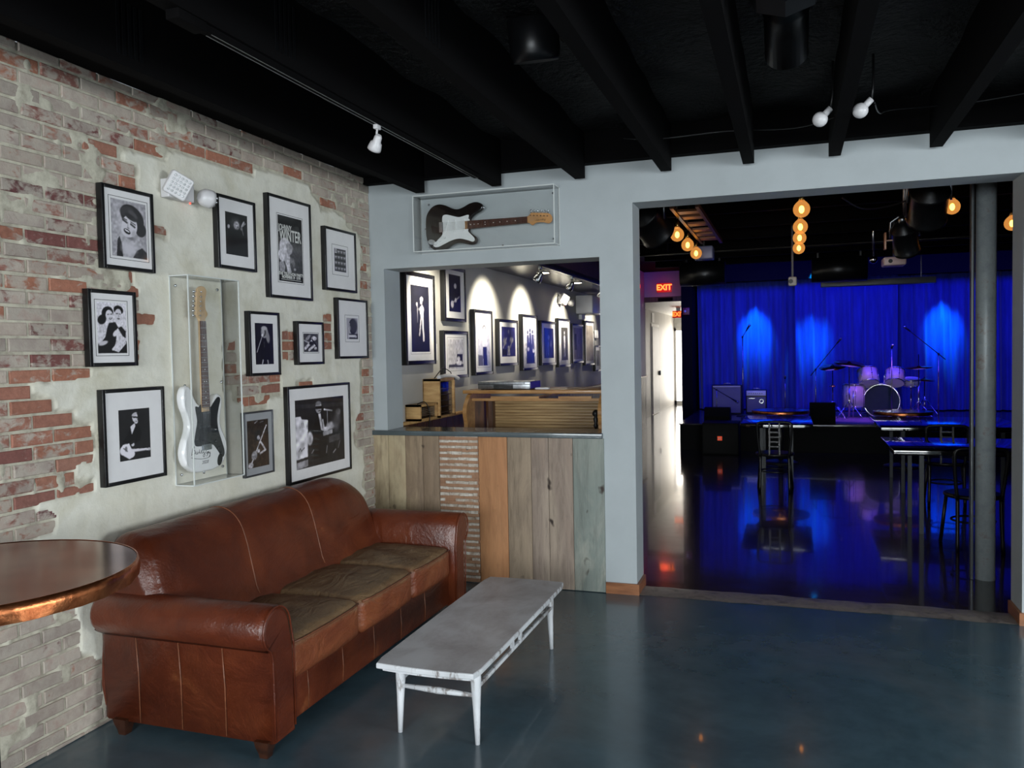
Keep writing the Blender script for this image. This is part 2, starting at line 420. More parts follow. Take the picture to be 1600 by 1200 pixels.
def wall_left():
    mb = MB(); battr = []
    kmin = -int(ZTOP0/PITCH)-1; kmax = int((2.96-ZTOP0)/PITCH)+1
    for k in range(kmin, kmax+1):
        zt = ZTOP0+PITCH*k - .006; zb = zt-.052
        zb = max(zb, .002); zt = min(zt, 2.944)
        if zt-zb < .012: continue
        ph = Y0E+(0 if k % 2 == 0 else -BL/2)
        for j in range(-28, 15):
            ya = ph+BL*j+.005; yb = ya+BL-.011
            ya = max(ya, -3.2); yb = min(yb, 5.43)
            if yb-ya < .02: continue
            # a brick half under the plaster is cut back to its visible half
            halves = [(ya, (ya+yb)/2), ((ya+yb)/2, yb)]
            vis = [not bool(inpoly((a+b_)/2, (zt+zb)/2)) for a, b_ in halves]
            if not any(vis): continue
            if not vis[0]: ya = halves[1][0]
            if not vis[1]: yb = halves[0][1]
            jy, jz = rng.uniform(-.003, .003, 2); f = .004+rng.uniform(-.002, .003); c = .004
            a0, a1, c0, c1 = ya+jy*.5, yb+jy*.5, zb+jz*.5, zt+jz*.5
            t = rng.uniform(-.002, .002, 4)
            vs = [(-.01, a0, c0), (-.01, a1, c0), (-.01, a1, c1), (-.01, a0, c1),
                  (f-.003, a0, c0+t[0]), (f-.003, a1, c0+t[1]), (f-.003, a1, c1+t[2]), (f-.003, a0, c1+t[3]),
                  (f, a0+c, c0+c), (f, a1-c, c0+c), (f, a1-c, c1-c), (f, a0+c, c1-c)]
            fs = [(8, 9, 10, 11)]
            for q in range(4):
                q2 = (q+1) % 4
                fs += [(4+q, 4+q2, 8+q2, 8+q), (q, q2, 4+q2, 4+q)]
            mb.add(vs, fs, 0)
            ym, zm = (ya+yb)/2, (za := (zb+zt)/2)
            # whitewash: strong low down and near the floor, grey near the ceiling and in the right-hand strip
            wsh = .36+rng.uniform(-.28, .30)
            if zm < .78: wsh = .86+rng.uniform(-.22, .15)
            elif 1.5 < zm < 1.85 and ym < 2.85: wsh = .66+rng.uniform(-.35, .25)
            elif zm > 2.2: wsh = .58+rng.uniform(-.2, .2)+.10*max(0, ym-2.9)
            if ym > 4.9: wsh = .78+rng.uniform(-.25, .15)
            if PATCH[1][0]-.1 < ym < 4.9 and zm < 2.0: wsh = .62+rng.uniform(-.5, .2)
            hue = rng.beta(1.7, 1.7)
            # the brick ends that edge the plaster are bare orange
            if (not all(vis)) or inpoly(ym+.16, zm) or inpoly(ym, zm-PITCH):
                if rng.rand() < .8 and zm > .9: wsh *= .45; hue = .55+.28*rng.rand()
            battr += [(wsh, hue, rng.rand(), 1)]*12
    nb = len(mb.v)
    # mortar / plaster skin
    ny, nz = 396, 294; y0, y1, z0, z1 = 1.48, 5.434, 0, 2.944
    Yg, Zg = np.meshgrid(np.linspace(y0, y1, ny+1), np.linspace(z0, z1, nz+1))
    def vnoise(sc):
        gy = rng.rand(int((z1-z0)*sc)+3, int((y1-y0)*sc)+3)
        u = (Yg-y0)*sc; v = (Zg-z0)*sc; iu = u.astype(int); iv = v.astype(int); fu = u-iu; fv = v-iv
        fu = fu*fu*(3-2*fu); fv = fv*fv*(3-2*fv)
        return (gy[iv, iu]*(1-fu)+gy[iv, iu+1]*fu)*(1-fv)+(gy[iv+1, iu]*(1-fu)+gy[iv+1, iu+1]*fu)*fv
    wob = .012
    mk = inpoly(Yg+(vnoise(30)-.5)*wob*2, Zg+(vnoise(30)-.5)*wob).astype(float)
    for _ in range(2):
        p = np.pad(mk, 1, mode='edge')
        mk = (p[1:-1, 1:-1]*2+p[:-2, 1:-1]+p[2:, 1:-1]+p[1:-1, :-2]+p[1:-1, 2:])/6
    H = -.003+.012*np.clip((mk-.35)*3, 0, 1)+(vnoise(3)-.5)*.005*mk+(vnoise(14)-.5)*.0025
    # loose mortar smeared over some bricks
    sm = np.clip((vnoise(7)*.6+vnoise(22)*.4-.60)*9, 0, 1)*(1-mk)
    H = H+sm*.0085
    vs = np.stack([H, Yg, Zg], -1).reshape(-1, 3)
    idx = np.arange((ny+1)*(nz+1)).reshape(nz+1, ny+1)
    fs = np.stack([idx[:-1, :-1], idx[:-1, 1:], idx[1:, 1:], idx[1:, :-1]], -1).reshape(-1, 4)
    mb.add(vs.tolist(), fs.tolist(), 1, True)
    mattr = np.zeros(nb+len(vs)+64); mattr[nb:nb+len(vs)] = mk.reshape(-1)
    mb.box(-.16, -.003, -3.2, 1.5, 0, 2.944, 1); mb.box(-.16, -.02, 1.5, 5.434, 0, 2.944, 1)
    o = struct('wall_left', mb, [M['brick'], M['plaster']], 'worn brick wall with broken grey plaster and whitewash behind the sofa')
    me = o.data
    a = me.color_attributes.new('brick', 'FLOAT_COLOR', 'POINT')
    arr = np.zeros((len(me.vertices), 4), np.float32); arr[:len(battr)] = battr
    a.data.foreach_set('color', arr.reshape(-1))
    a = me.attributes.new('mask', 'FLOAT', 'POINT')
    a.data.foreach_set('value', mattr[:len(me.vertices)].astype(np.float32))
wall_left()

# ------------------------------------------------------------------ floors, walls, ceiling
D, DB = 5.434, 5.69
WX0, WX1, WZ0, WZ1 = .113, 1.735, 1.092, 2.284       # hatch opening
OX0, OX1, OZ1 = 1.963, 4.226, 2.63                    # wide opening
mb = MB(); mb.box(-.05, 8.4, -3.4, D, -.1, 0); struct('floor', mb, M['floor'])
mb = MB(); mb.box(-.45, 9.6, D+.22, 27, -.1, 0); struct('floor', mb, M['hallfloor'])
mb = MB()
def thr(u, v):
    x = OX0+u*(OX1-OX0); y = D-.004+v*.225
    if v < .01: y += .006*math.sin(x*9)+.004*math.sin(x*31)
    if v > .99: y += .008*math.sin(x*7+1)+.005*math.sin(x*27)
    return (x, y, .0015+.004*math.sin(PI*v)+.001*math.sin(x*17+v*9))
mb.grid(thr, 90, 6); mb.box(-.05, 9.6, D, D+.22, -.1, 0)
struct('trim_1', mb, M['threshold'], 'rough concrete strip where the two floors meet')
mb = MB()
mb.box(-.05, WX0, D, DB, WZ0, 2.9); mb.box(WX0, WX1, D, DB, WZ1, 2.9); mb.box(-.05, WX1, D, DB, 0, WZ0-.035)
mb.box(WX1, OX0, D, DB, 0, 2.9); mb.box(OX0, OX1, D, DB, OZ1, 2.9); mb.box(OX1, 8.4, D, DB, 0, 2.9)
struct('wall_front', mb, M['greypaint'], 'pale grey painted partition with a hatch and a wide opening')
mb = MB(); mb.box(-.05, 9.6, D+.01, DB, 2.9, 3.5); struct('wall_front', mb, M['hallblack'])
mb = MB(); mb.box(8.2, 8.4, -3.4, -.1, 0, 3.2); mb.box(8.2, 8.4, 3.3, D, 0, 3.2); mb.box(8.2, 8.4, -.1, 3.3, 0, .45); mb.box(8.2, 8.4, -.1, 3.3, 2.55, 3.2)
struct('wall_right', mb, M['greypaint'])
mb = MB()
mb.box(-.16, 8.4, -3.4, -3.2, 0, .38); mb.box(-.16, 8.4, -3.4, -3.2, 2.52, 3.2)
for a, b_ in ((-.16, .48), (3.52, 4.28), (7.52, 8.4)): mb.box(a, b_, -3.4, -3.2, .38, 2.52)
struct('wall_back', mb, M['greypaint'])
M['glass'] = None
def clear_material(name, tint, edge=.08, rough=.01, ior=1.45):
    mt, nt, b = newmat(name); out = nt.nodes['Material Output']
    tr = N(nt, 'ShaderNodeBsdfTransparent'); tr.inputs[0].default_value = tint
    gl = N(nt, 'ShaderNodeBsdfGlossy'); gl.inputs['Roughness'].default_value = rough
    fr = N(nt, 'ShaderNodeFresnel'); ge = N(nt, 'ShaderNodeNewGeometry')
    io = math_(nt, 'ADD', math_(nt, 'MULTIPLY', ge.outputs['Backfacing'], 1/ior-ior), ior); nt.links.new(io, fr.inputs[0])
    mx = N(nt, 'ShaderNodeMixShader')
    f = math_(nt, 'ADD', fr.outputs[0], edge, clamp=True)
    nt.links.new(f, mx.inputs[0]); nt.links.new(tr.outputs[0], mx.inputs[1]); nt.links.new(gl.outputs[0], mx.inputs[2])
    nt.links.new(mx.outputs[0], out.inputs[0]); nt.nodes.remove(b)
    return mt
M['glass'] = clear_material('window_glass', (.96, .98, .98, 1), 0)
M['acrylic'] = clear_material('clear_acrylic', (.982, .986, .984, 1), 0.0, .02)
def edge_material():  # whitish mix that paints the bright glint along acrylic edges
    mt, nt, b = newmat('acrylic_edge_glint'); out = nt.nodes['Material Output']
    tr = N(nt, 'ShaderNodeBsdfTransparent'); tr.inputs[0].default_value = (.8, .84, .84, 1)
    b.inputs['Base Color'].default_value = rgb(235, 238, 236); b.inputs['Roughness'].default_value = .15
    mx = N(nt, 'ShaderNodeMixShader'); mx.inputs[0].default_value = .72
    nt.links.new(tr.outputs[0], mx.inputs[1]); nt.links.new(b.outputs[0], mx.inputs[2]); nt.links.new(mx.outputs[0], out.inputs[0])
    return mt
M['acr_edge'] = edge_material()
def window(n, box3, axis):
    x0, x1, y0, y1, z0, z1 = box3
    fr = MB(); t = .05
    if axis == 'y':
        for a, b_ in ((x0, x0+t), (x1-t, x1), ((x0+x1)/2-t/2, (x0+x1)/2+t/2)): fr.box(a, b_, y0, y1, z0, z1)
        fr.box(x0, x1, y0, y1, z0, z0+t); fr.box(x0, x1, y0, y1, z1-t, z1)
        pn = MB().box(x0+t, x1-t, (y0+y1)/2-.003, (y0+y1)/2+.003, z0+t, z1-t)
    else:
        for a, b_ in ((y0, y0+t), (y1-t, y1), ((y0+y1)/2-t/2, (y0+y1)/2+t/2)): fr.box(x0, x1, a, b_, z0, z1)
        fr.box(x0, x1, y0, y1, z0, z0+t); fr.box(x0, x1, y0, y1, z1-t, z1)
        pn = MB().box((x0+x1)/2-.003, (x0+x1)/2+.003, y0+t, y1-t, z0+t, z1-t)
    o = struct('window_%d' % n, fr, M['black']); p = build('pane', pn, M['glass'], o)
window(1, (.48, 3.52, -3.34, -3.26, .38, 2.52), 'y'); window(2, (4.28, 7.52, -3.34, -3.26, .38, 2.52), 'y')
window(3, (8.26, 8.34, -.1, 3.3, .45, 2.55), 'x')
# baseboards
mb = MB(); mb.box(1.752, OX0+.016, D-.016, D, 0, .074); mb.box(OX0, OX0+.016, D, DB, 0, .074)
struct('baseboard_front', mb, M['basewood'])
mb = MB(); mb.box(OX1-.016, 8.2, D-.016, D, 0, .074); mb.box(OX1-.016, OX1, D, DB, 0, .074)
struct('baseboard_front', mb, M['basewood'])

# lounge ceiling: lumpy black foam between joists
mb = MB()
def deck(u, v):
    x = -.16+u*8.56; y = -3.4+v*8.84
    return (x, y, 3.10+.02*math.sin(x*7+math.sin(y*5))*math.sin(y*6.3+math.sin(x*4)))
mb.grid(deck, 120, 120); mb.box(-.16, 8.4, -3.4, D+.01, 3.15, 3.25)
def foam():
    mt, nt, b = newmat('black_spray_foam')
    b.inputs['Base Color'].default_value = rgb(9, 10, 11); b.inputs['Roughness'].default_value = .5; b.inputs['Specular IOR Level'].default_value = .3
    v = coord(nt); h = math_(nt, 'ADD', noise(nt, v, 9, 6, .65, .6), noise(nt, v, 30, 5, .6))
    bump(nt, b, h, 1.0, .05); return mt
struct('ceiling', mb, foam())
xs = [-.04+.0] + [.46, 1.04, 1.63, 2.20, 2.71, 3.21, 3.76, 4.32, 4.88, 5.44, 6.0, 6.56, 7.12, 7.68]
for i, x in enumerate(xs[1:]):
    mb = MB().box(x-.034, x+.034, -3.3, D-.08, 2.80, 3.12, 0); struct('ceiling_joist', mb, M['joist'])
mb = MB().box(-.1, 8.3, D-.08, D+.005, 2.9, 3.14); struct('ceiling_joist', mb, M['joist'])
mb = MB().box(0.0, .12, -3.3, D-.08, 2.944, 3.14); struct('ceiling_joist', mb, M['joist'])

# ------------------------------------------------------------------ the hall behind
HZ = 3.3
mb = MB(); mb.box(-.15, 0, DB, 17.4, 1.11, HZ); struct('wall_left', mb, M['hallgrey'], 'grey hall wall hung with framed pictures')
mb = MB(); mb.box(-.15, -.004, D+.02, 17.4, 0, 1.11)
for i in range(78):
    y = 5.72+i*.15; mb.box(-.004, .006, y, y+.143, 0, 1.08)
struct('wall_left', mb, M['darkwood'], 'dark board wainscot under the picture wall')
mb = MB().box(-.002, .045, 5.70, 17.4, 1.085, 1.112, b=.006); struct('trim_2', mb, M['lightwood'], 'light wooden cap rail along the hall wall')
mb = MB().box(.0, .028, 5.665, 5.72, 1.1, 2.3); struct('trim_3', mb, M['lightwood'])
mb = MB(); mb.box(9.4, 9.6, DB, 17.4, 0, HZ); struct('wall_right', mb, M['hallblack'])
mb = MB(); mb.box(.9, 9.6, 17.2, 17.4, 0, HZ); struct('wall_back', mb, M['hallblack'], 'black wall behind the stage curtain')
mb = MB(); mb.box(-.2, .9, 17.4, 17.5, 2.76, HZ); mb.box(0, .9, 17.38, 17.48, 2.66, 2.77, 1)
struct('wall_back', mb, [M['hallgrey'], M['darkwood']], 'grey header over the corridor mouth with the exit sign')
mb = MB(); mb.box(-.6, -.42, 17.4, 25.2, 0, 2.66); mb.box(-.6, 0, 17.38, 17.5, 0, 2.66)
struct('wall_left', mb, M['hallgrey'], 'pale corridor wall')
mb = MB(); mb.box(.9, 1.1, 17.4, 25.2, 0, 2.66); struct('wall_right', mb, M['hallgrey'])
def tex_ceiling():
    return mat('white_ceiling_boards', (226, 222, 212), .5, var=.12, vs_=6, stretch=(8, .6, 1))
mb = MB(); mb.box(-.6, 1.1, 17.48, 25.2, 2.66, 2.76); struct('ceiling', mb, tex_ceiling())
mb = MB(); mb.box(-.2, 9.6, DB, 17.5, HZ, HZ+.1); struct('ceiling', mb, M['ceilblack'])
for y in (6.1, 6.82, 8.05, 9.02, 9.95, 10.9, 11.9, 12.9):
    mb = MB().box(.95, 9.4, y-.03, y+.03, 2.93, 3.3); struct('ceiling_beam', mb, M['joist'])
# black soffit over the picture wall, recessed lights
mb = MB(); mb.box(0, .62, DB, 12.4, 2.52, 2.72); struct('ceiling', mb, mat('soffit_black', (44, 43, 46), .25, var=.15), 'low black soffit with recessed lights over the pictures')
mb = MB(); mb.box(.0, .62, DB, 12.4, 2.72, HZ); mb.box(.56, .64, DB, 12.4, 2.56, 2.75)
struct('trim_4', mb, M['purple'], 'purple painted bulkhead')
# corridor end doors and side door
mb = MB(); mb.box(-.6, 1.1, 25.1, 25.2, 2.3, 2.66); mb.box(-.6, -.42, 25.1, 25.2, 0, 2.3); struct('wall_back', mb, M['white'])
mb = MB()
for a, b_ in ((-.42, -.36), (.21, .27), (.84, .9)): mb.box(a, b_, 25.06, 25.12, 0, 2.3)
mb.box(-.42, .9, 25.06, 25.12, 2.22, 2.3); mb.box(-.42, .9, 25.06, 25.12, 0, .1)
o = struct('door_1', mb, M['white'], 'glazed doors at the bright end of the corridor')
gm, nt, b = newmat('daylit_glass'); b.inputs['Base Color'].default_value = (.9, .9, .9, 1); b.inputs['Emission Color'].default_value = (1, .97, .92, 1); b.inputs['Emission Strength'].default_value = 3.5
build('pane', MB().box(-.36, .84, 25.08, 25.1, .1, 2.22), gm, o)
mb = MB(); mb.box(-.42, -.40, 20.75, 22.0, 0, 2.32); mb.box(-.40, -.385, 20.83, 21.92, .02, 2.25, 1)
o = struct('door_2', mb, [M['white'], mat('grey_door', (120, 122, 124), .5)], 'grey door in the corridor wall')
build('handle', MB().box(-.385, -.33, 21.80, 21.84, .98, 1.1, b=.01), M['steel'], o)
# ================================================================== LOUNGE THINGS
def leather():
    mt, nt, b = newmat('brown_leather'); v = coord(nt)
    n1 = noise(nt, v, 3.2, 6, .6, .5); n2 = noise(nt, v, 16, 6, .62)
    c = ramp(nt, n1, [(.3, rgb(74, 31, 18)), (.5, rgb(93, 41, 22)), (.66, rgb(107, 51, 28)), (.76, rgb(142, 83, 47))])
    c = mixc(nt, .3, c, ramp(nt, n2, [(.3, (.7, .7, .7, 1)), (.7, (1.15, 1.15, 1.15, 1))]), 'MULTIPLY')
    nt.links.new(c, b.inputs['Base Color'])
    r = N(nt, 'ShaderNodeMapRange'); r.inputs['To Min'].default_value = .22; r.inputs['To Max'].default_value = .42
    nt.links.new(n2, r.inputs['Value']); nt.links.new(r.outputs[0], b.inputs['Roughness'])
    h = math_(nt, 'ADD', noise(nt, coord(nt, (1, .5, 1)), 5, 5, .55, 1.2), math_(nt, 'MULTIPLY', noise(nt, v, 90, 3, .5), .12))
    bump(nt, b, h, .55, .02); return mt
def seat_leather():
    mt, nt, b = newmat('worn_seat_leather'); v = coord(nt)
    sep = N(nt, 'ShaderNodeSeparateXYZ'); nt.links.new(v, sep.inputs[0])
    n1 = noise(nt, v, 4.5, 6, .65, .6); n2 = noise(nt, v, 22, 6, .65)
    zf = math_(nt, 'ADD', sep.outputs[2], math_(nt, 'MULTIPLY', math_(nt, 'SUBTRACT', n1, .5), .06))
    f = ramp(nt, zf, [(.395, (0, 0, 0, 1)), (.43, (1, 1, 1, 1))])
    red = ramp(nt, n1, [(.3, rgb(112, 56, 34)), (.6, rgb(134, 74, 44)), (.75, rgb(156, 96, 62))])
    olv = ramp(nt, n1, [(.3, rgb(98, 75, 53)), (.55, rgb(120, 95, 68)), (.75, rgb(138, 110, 79))])
    c = mixc(nt, f, red, olv)
    c = mixc(nt, .35, c, ramp(nt, n2, [(.3, (.7, .7, .7, 1)), (.7, (1.15, 1.15, 1.15, 1))]), 'MULTIPLY')
    nt.links.new(c, b.inputs['Base Color']); b.inputs['Roughness'].default_value = .42
    h = math_(nt, 'ADD', noise(nt, coord(nt, (1, .6, 1)), 7, 5, .55, 1.5), math_(nt, 'MULTIPLY', noise(nt, v, 90, 3, .5), .12))
    bump(nt, b, h, .7, .025); return mt
M['leather'] = leather(); M['seat'] = seat_leather()
M['seam'] = mat('seam_welt', (128, 76, 50), .45, var=.25, vs_=30)
M['footwood'] = mat('varnished_foot', (66, 36, 22), .25, var=.4, vs_=20, coat=.4)

def sofa():
    t = thing('sofa', 'three-seat brown leather sofa with rolled arms against the brick wall', 'sofa', (.5, 3.83, 0))
    # arms
    def arm(y_in, sg):
        P = [(0, .062), (.142, .062), (.15, .44), (.165, .455)]
        c0, r = (.118, .537), .096
        for k in range(17):
            a = math.radians(-62+k*(232/16)); P.append((c0[0]+r*math.cos(a), c0[1]+r*math.sin(a)))
        P += [(.012, .50), (0, .44)]
        T = lambda p: (p[2], y_in+sg*p[0], p[1])
        mb = MB().prism(P, .06, .958, T, 0, bev=.022, smooth=True)
        a = build('arm', mb, M['leather'], t, fix=True)
        pts = [(.955, y_in+sg*.146, .08), (.959, y_in+sg*.150, .25), (.959, y_in+sg*.153, .42)]
        pts += [(.958, y_in+sg*(c0[0]+(r-.004)*math.cos(math.radians(q))), c0[1]+(r-.004)*math.sin(math.radians(q))) for q in range(-60, 171, 16)]
        pts += [(.957, y_in+sg*.004, .44), (.956, y_in+sg*.004, .09)]
        build('piping', MB().tube(pts, .0045, 6), M['leather'], a)
        for x in (.265, .49, .715):
            build('seam', MB().tube([(x, y_in+sg*.147, .07), (x+.003, y_in+sg*.1515, .28), (x-.004, y_in+sg*.154, .445)], .0028, 6), M['seam'], a)
        return a
    arm(2.93, -1); arm(4.69, 1)
    # backrest
    prof = smoothpts([(.44, .38), (.40, .50), (.362, .62), (.325, .735), (.288, .81), (.235, .862), (.17, .882), (.112, .866), (.078, .815), (.068, .70), (.066, .45), (.066, .12), (.30, .12)], 3)
    y0, y1 = 2.79, 4.765
    ys = [y0+ (y1-y0)*.5*(1-math.cos(PI*k/70)) for k in range(71)]
    def hz(y):
        def ell(d, r): return 1 if d >= r else math.sqrt(max(0, 1-((r-d)/r)**2))
        return (.62+.38*ell(y1-y, .34))*(.70+.30*ell(y-y0, .09))*(1+.015*math.sin((y-y0)*1.6))
    def bp(y, p):
        k = hz(y); e = min(y-y0, y1-y); ins = .03*max(0, 1-e/.05)
        x, z = p
        puff = .008*abs(math.sin(PI*(y-y0)/.62))
        if z > .4: z = .4+(z-.4)*k
        if x > .25: x += puff-ins
        return (x, y, z)
    mb = MB(); n = len(prof); vs = [bp(y, p) for y in ys for p in prof]
    fs = [(k*n+i, k*n+(i+1) % n, (k+1)*n+(i+1) % n, (k+1)*n+i) for k in range(70) for i in range(n)]
    mb.add(vs, fs, 0, True); mb.f += [tuple(range(n))[::-1], tuple(70*n+i for i in range(n))]; mb.m += [0, 0]; mb.sm += [False]*2
    back = build('backrest', mb, M['leather'], t, fix=True)
    for ym in (3.42, 4.03):
        pts = []
        for i in range(2, 26):
            p = prof[i]; q = bp(ym+.04*math.sin(i/8), p); nx = .0005
            pts.append((q[0]+nx, q[1], q[2]+nx))
        build('seam', MB().tube(pts, .0036, 6), M['seam'], back)
    # frame with front rail
    mb = MB().rbox((.10, 2.92, .066), (.905, 4.70, .28), .02, 3)
    fr = build('frame', mb, M['leather'], t)
    for y in (3.10, 3.40, 3.71, 4.02, 4.33):
        build('seam', MB().tube([(.905, y, .08), (.9065, y+.006, .16), (.905, y, .255)], .0026, 6), M['seam'], fr)
    # seat cushions
    for k, (a, b_) in enumerate(((2.945, 3.552), (3.556, 4.145), (4.149, 4.682))):
        ym = (a+b_)/2
        def fn(p, a=a, b_=b_, ym=ym, k=k):
            u = (p.x-.64)/.29; v = (p.y-ym)/((b_-a)/2); cr = max(0, (1-min(1, abs(u))**3))*(1-min(1, abs(v))**3)
            z = p.z+(.020*cr if p.z > .36 else 0)+(.006*math.sin(p.y*23+p.x*11+k)+.003*math.sin(p.y*51-p.x*37+k))*cr
            x = p.x+(.012*(1-abs(v)**3) if p.x > .8 else 0)
            return (x, p.y, z)
        c = build('seat_cushion', MB().rbox((.355, a, .250), (.925, b_, .44), .045, 5, 0, 10, fn), M['seat'], t)
        pts = [(.932, a+.02+(b_-a-.04)*q/8, .418) for q in range(9)]
        build('piping', MB().tube([(p[0]-(.010 if i in (0, 8) else 0)+.008*(1-abs(i-4)/4), p[1], p[2]+.004) for i, p in enumerate(pts)], .005, 6), M['seam'], c)
    for x, y in ((.895, 2.80), (.895, 4.82), (.16, 2.80), (.16, 4.82)):
        mb = MB(); vs = [];
        for z, h in ((0, .018), (.02, .021), (.05, .030), (.075, .034)):
            vs += [(x-h, y-h, z), (x+h, y-h, z), (x+h, y+h, z), (x-h, y+h, z)]
        fs = [(0, 3, 2, 1), (12, 13, 14, 15)]+[(k*4+i, k*4+(i+1) % 4, k*4+4+(i+1) % 4, k*4+4+i) for k in range(3) for i in range(4)]
        mb.add(vs, fs); build('foot', mb, M['footwood'], t)
sofa()

# ------------------------------------------------------------------ coffee table
def distressed(name, base, wear, amt=.62, sc=14, stretch=(1, 1, 1), rough=.5, soft=0):
    mt, nt, b = newmat(name); v = coord(nt, stretch)
    n1 = noise(nt, v, sc, 8, .7, .4); n2 = noise(nt, coord(nt), 2.4, 4, .5, .6)
    f = ramp(nt, math_(nt, 'ADD', math_(nt, 'MULTIPLY', n1, .75), math_(nt, 'MULTIPLY', n2, .3)), [(amt-soft/2, (0, 0, 0, 1)), (amt+.06+soft, (1, 1, 1, 1))])
    tone = ramp(nt, n2, [(.3, rgb(*base)), (.7, rgb(*[int(q*.86) for q in base]))])
    nt.links.new(mixc(nt, math_(nt, 'MULTIPLY', f, .75), tone, rgb(*wear)), b.inputs['Base Color'])
    b.inputs['Roughness'].default_value = rough; bump(nt, b, n1, .15, .003); return mt
M['wornwhite'] = distressed('distressed_white_paint', (216, 218, 222), (92, 76, 66), .555, 24, (1, 1, .25))
M['worntop'] = distressed('worn_lilac_white_top', (188, 188, 193), (116, 102, 104), .56, 6, (1, .5, 1), .38, .16)
def coffee_table():
    t = thing('coffee_table', 'long low coffee table in distressed white paint beside the leather sofa', 'coffee table', (1.50, 3.75, 0), rz=0)
    x0, x1, y0, y1 = 1.262, 1.732, 3.06, 4.455
    out = []
    for k in range(21):
        v = k/20; out.append((x1+.004*math.sin(PI*v)-(.012 if k in (0, 20) else 0), y0+(y1-y0)*v))
    for k in range(1, 12):
        u = k/12; out.append((x1-(x1-x0)*u, y1+.010*math.sin(PI*u)))
    for k in range(21):
        v = k/20; out.append((x0-.004*math.sin(PI*v)+(.012 if k in (0, 20) else 0), y1-(y1-y0)*v))
    for k in range(1, 12):
        u = k/12; out.append((x0+(x1-x0)*u, y0-.012*math.sin(PI*u)))
    top = build('table_top', MB().prism(out, .313, .338, None, 0, bev=.006, mtop=1), [M['wornwhite'], M['worntop']], t)
    build('table_top_rim', MB().prism([(p[0]+(.02 if p[0] < 1.5 else -.02), p[1]+(.02 if p[1] < 3.7 else -.02)) for p in out], .300, .314), M['wornwhite'], t)
    L = {'a': (1.335, 3.17), 'b': (1.690, 3.16), 'c': (1.680, 4.30), 'd': (1.325, 4.31)}
    for q, (x, y) in L.items():
        cx = .006*(1 if x > 1.5 else -1); cy = .008*(1 if y > 3.7 else -1)
        build('leg', MB().lathe((x+cx, y+cy, 0), (x, y, .302), [(0, .010), (.5, .016), (.8, .0215), (.93, .023), (1, .022)], 16), M['wornwhite'], t)
    for a, b_ in (('a', 'b'), ('d', 'c')):
        p, q = L[a], L[b_]
        build('stretcher', MB().lathe((p[0], p[1], .205), (q[0], q[1], .205), [(0, .008), (.5, .015), (1, .008)], 12), M['wornwhite'], t)
    # side rails under the top with small pegs between
    for a, b_ in (('a', 'd'), ('b', 'c')):
        p, q = L[a], L[b_]; sx = .004 if a == 'b' else -.004
        mb = MB(); mb.box(p[0]-.009, p[0]+.009, p[1], q[1], .228, .246, b=.004)
        for y in (3.62, 3.74): mb.box(p[0]-.006, p[0]+.006, y, y+.03, .246, .302)
        build('side_rail', mb, M['wornwhite'], t)
coffee_table()

# ------------------------------------------------------------------ copper-edged pub table
def round_table(cx, cy, r, h, label, cat, group=None, rim=.04, base=True, name='pub_table', topmat=None, n=72):
    t = thing(name, label, cat, (cx, cy, 0), group)
    top = build('table_top', MB().lathe((cx, cy, h-rim), (cx, cy, h), [(0, r-.004), (1, r-.004)], n), topmat or M['tabletop'], t)
    mb = MB(); vs = []; fs = []
    for k in range(n):
        a = 2*PI*k/n
        for z, d in ((h-rim-.003, .003*math.sin(k*1.7)), (h-rim*.5, .004+.003*math.sin(k*2.3)), (h+.0015, .001), (h+.0018, -.003)):
            vs.append((cx+(r+d)*math.cos(a), cy+(r+d)*math.sin(a), z))
    for k in range(n):
        k2 = (k+1) % n
        for i in range(3): fs.append((k*4+i, k2*4+i, k2*4+i+1, k*4+i+1))
    mb.add(vs, fs, 0, True); build('copper_band', mb, M['copper'], top)
    build('pedestal', MB().cone((cx, cy, .02), (cx, cy, h-rim), .035, .035, 20), M['black'], t)
    build('base', MB().lathe((cx, cy, 0), (cx, cy, .05), [(0, .24), (.3, .24), (.6, .2), (1, .05)], 36), M['black'], t)
    return t
M['tabletop'] = mat('varnished_dark_copper_top', (74, 52, 44), .16, var=.25, vs_=4, coat=.5)
round_table(.65, 1.775, .435, 1.02, 'round copper-topped pub table at the left edge, in front of the sofa arm', 'pub table', rim=.05, topmat=mat('polished_copper_top', (176, 142, 126), .17, .85, c2=(128, 98, 86), vs_=3))

# ------------------------------------------------------------------ plank cladding and counter
def plank(name, a, b_, c_, dark=.5, sc=3.0, bs=.5):
    mt, nt, b = newmat(name)
    v = coord(nt, (1, 1, .10)); g = noise(nt, v, 26, 9, .72, .6); w_ = noise(nt, coord(nt, (1, 1, .35)), sc, 6, .65, .9)
    c = ramp(nt, w_, [(.3, rgb(*a)), (.5, rgb(*b_)), (.7, rgb(*c_))])
    c = mixc(nt, .65, c, ramp(nt, g, [(.30, (dark, dark*.96, dark*.92, 1)), (.52, (1, 1, 1, 1)), (.75, (1.14, 1.13, 1.1, 1))]), 'MULTIPLY')
    k = noise(nt, coord(nt, (1, 1, .7)), 11, 2, .5, .2)
    c = mixc(nt, ramp(nt, k, [(.70, (0, 0, 0, 1)), (.77, (1, 1, 1, 1))]), c, rgb(52, 40, 34))
    nt.links.new(c, b.inputs['Base Color']); b.inputs['Roughness'].default_value = .72
    bump(nt, b, g, bs, .008); return mt
M['p0'] = plank('plank_yellow_grey', (156, 134, 106), (172, 156, 126), (124, 104, 82), .42)
M['p1'] = plank('plank_brown_grey', (150, 128, 106), (130, 110, 90), (160, 140, 112), .48)
M['p3'] = plank('plank_orange', (162, 110, 72), (174, 124, 84), (136, 90, 60), .6, 2.6, .25)
M['p4'] = plank('plank_grey', (132, 116, 98), (148, 130, 110), (104, 90, 78), .42)
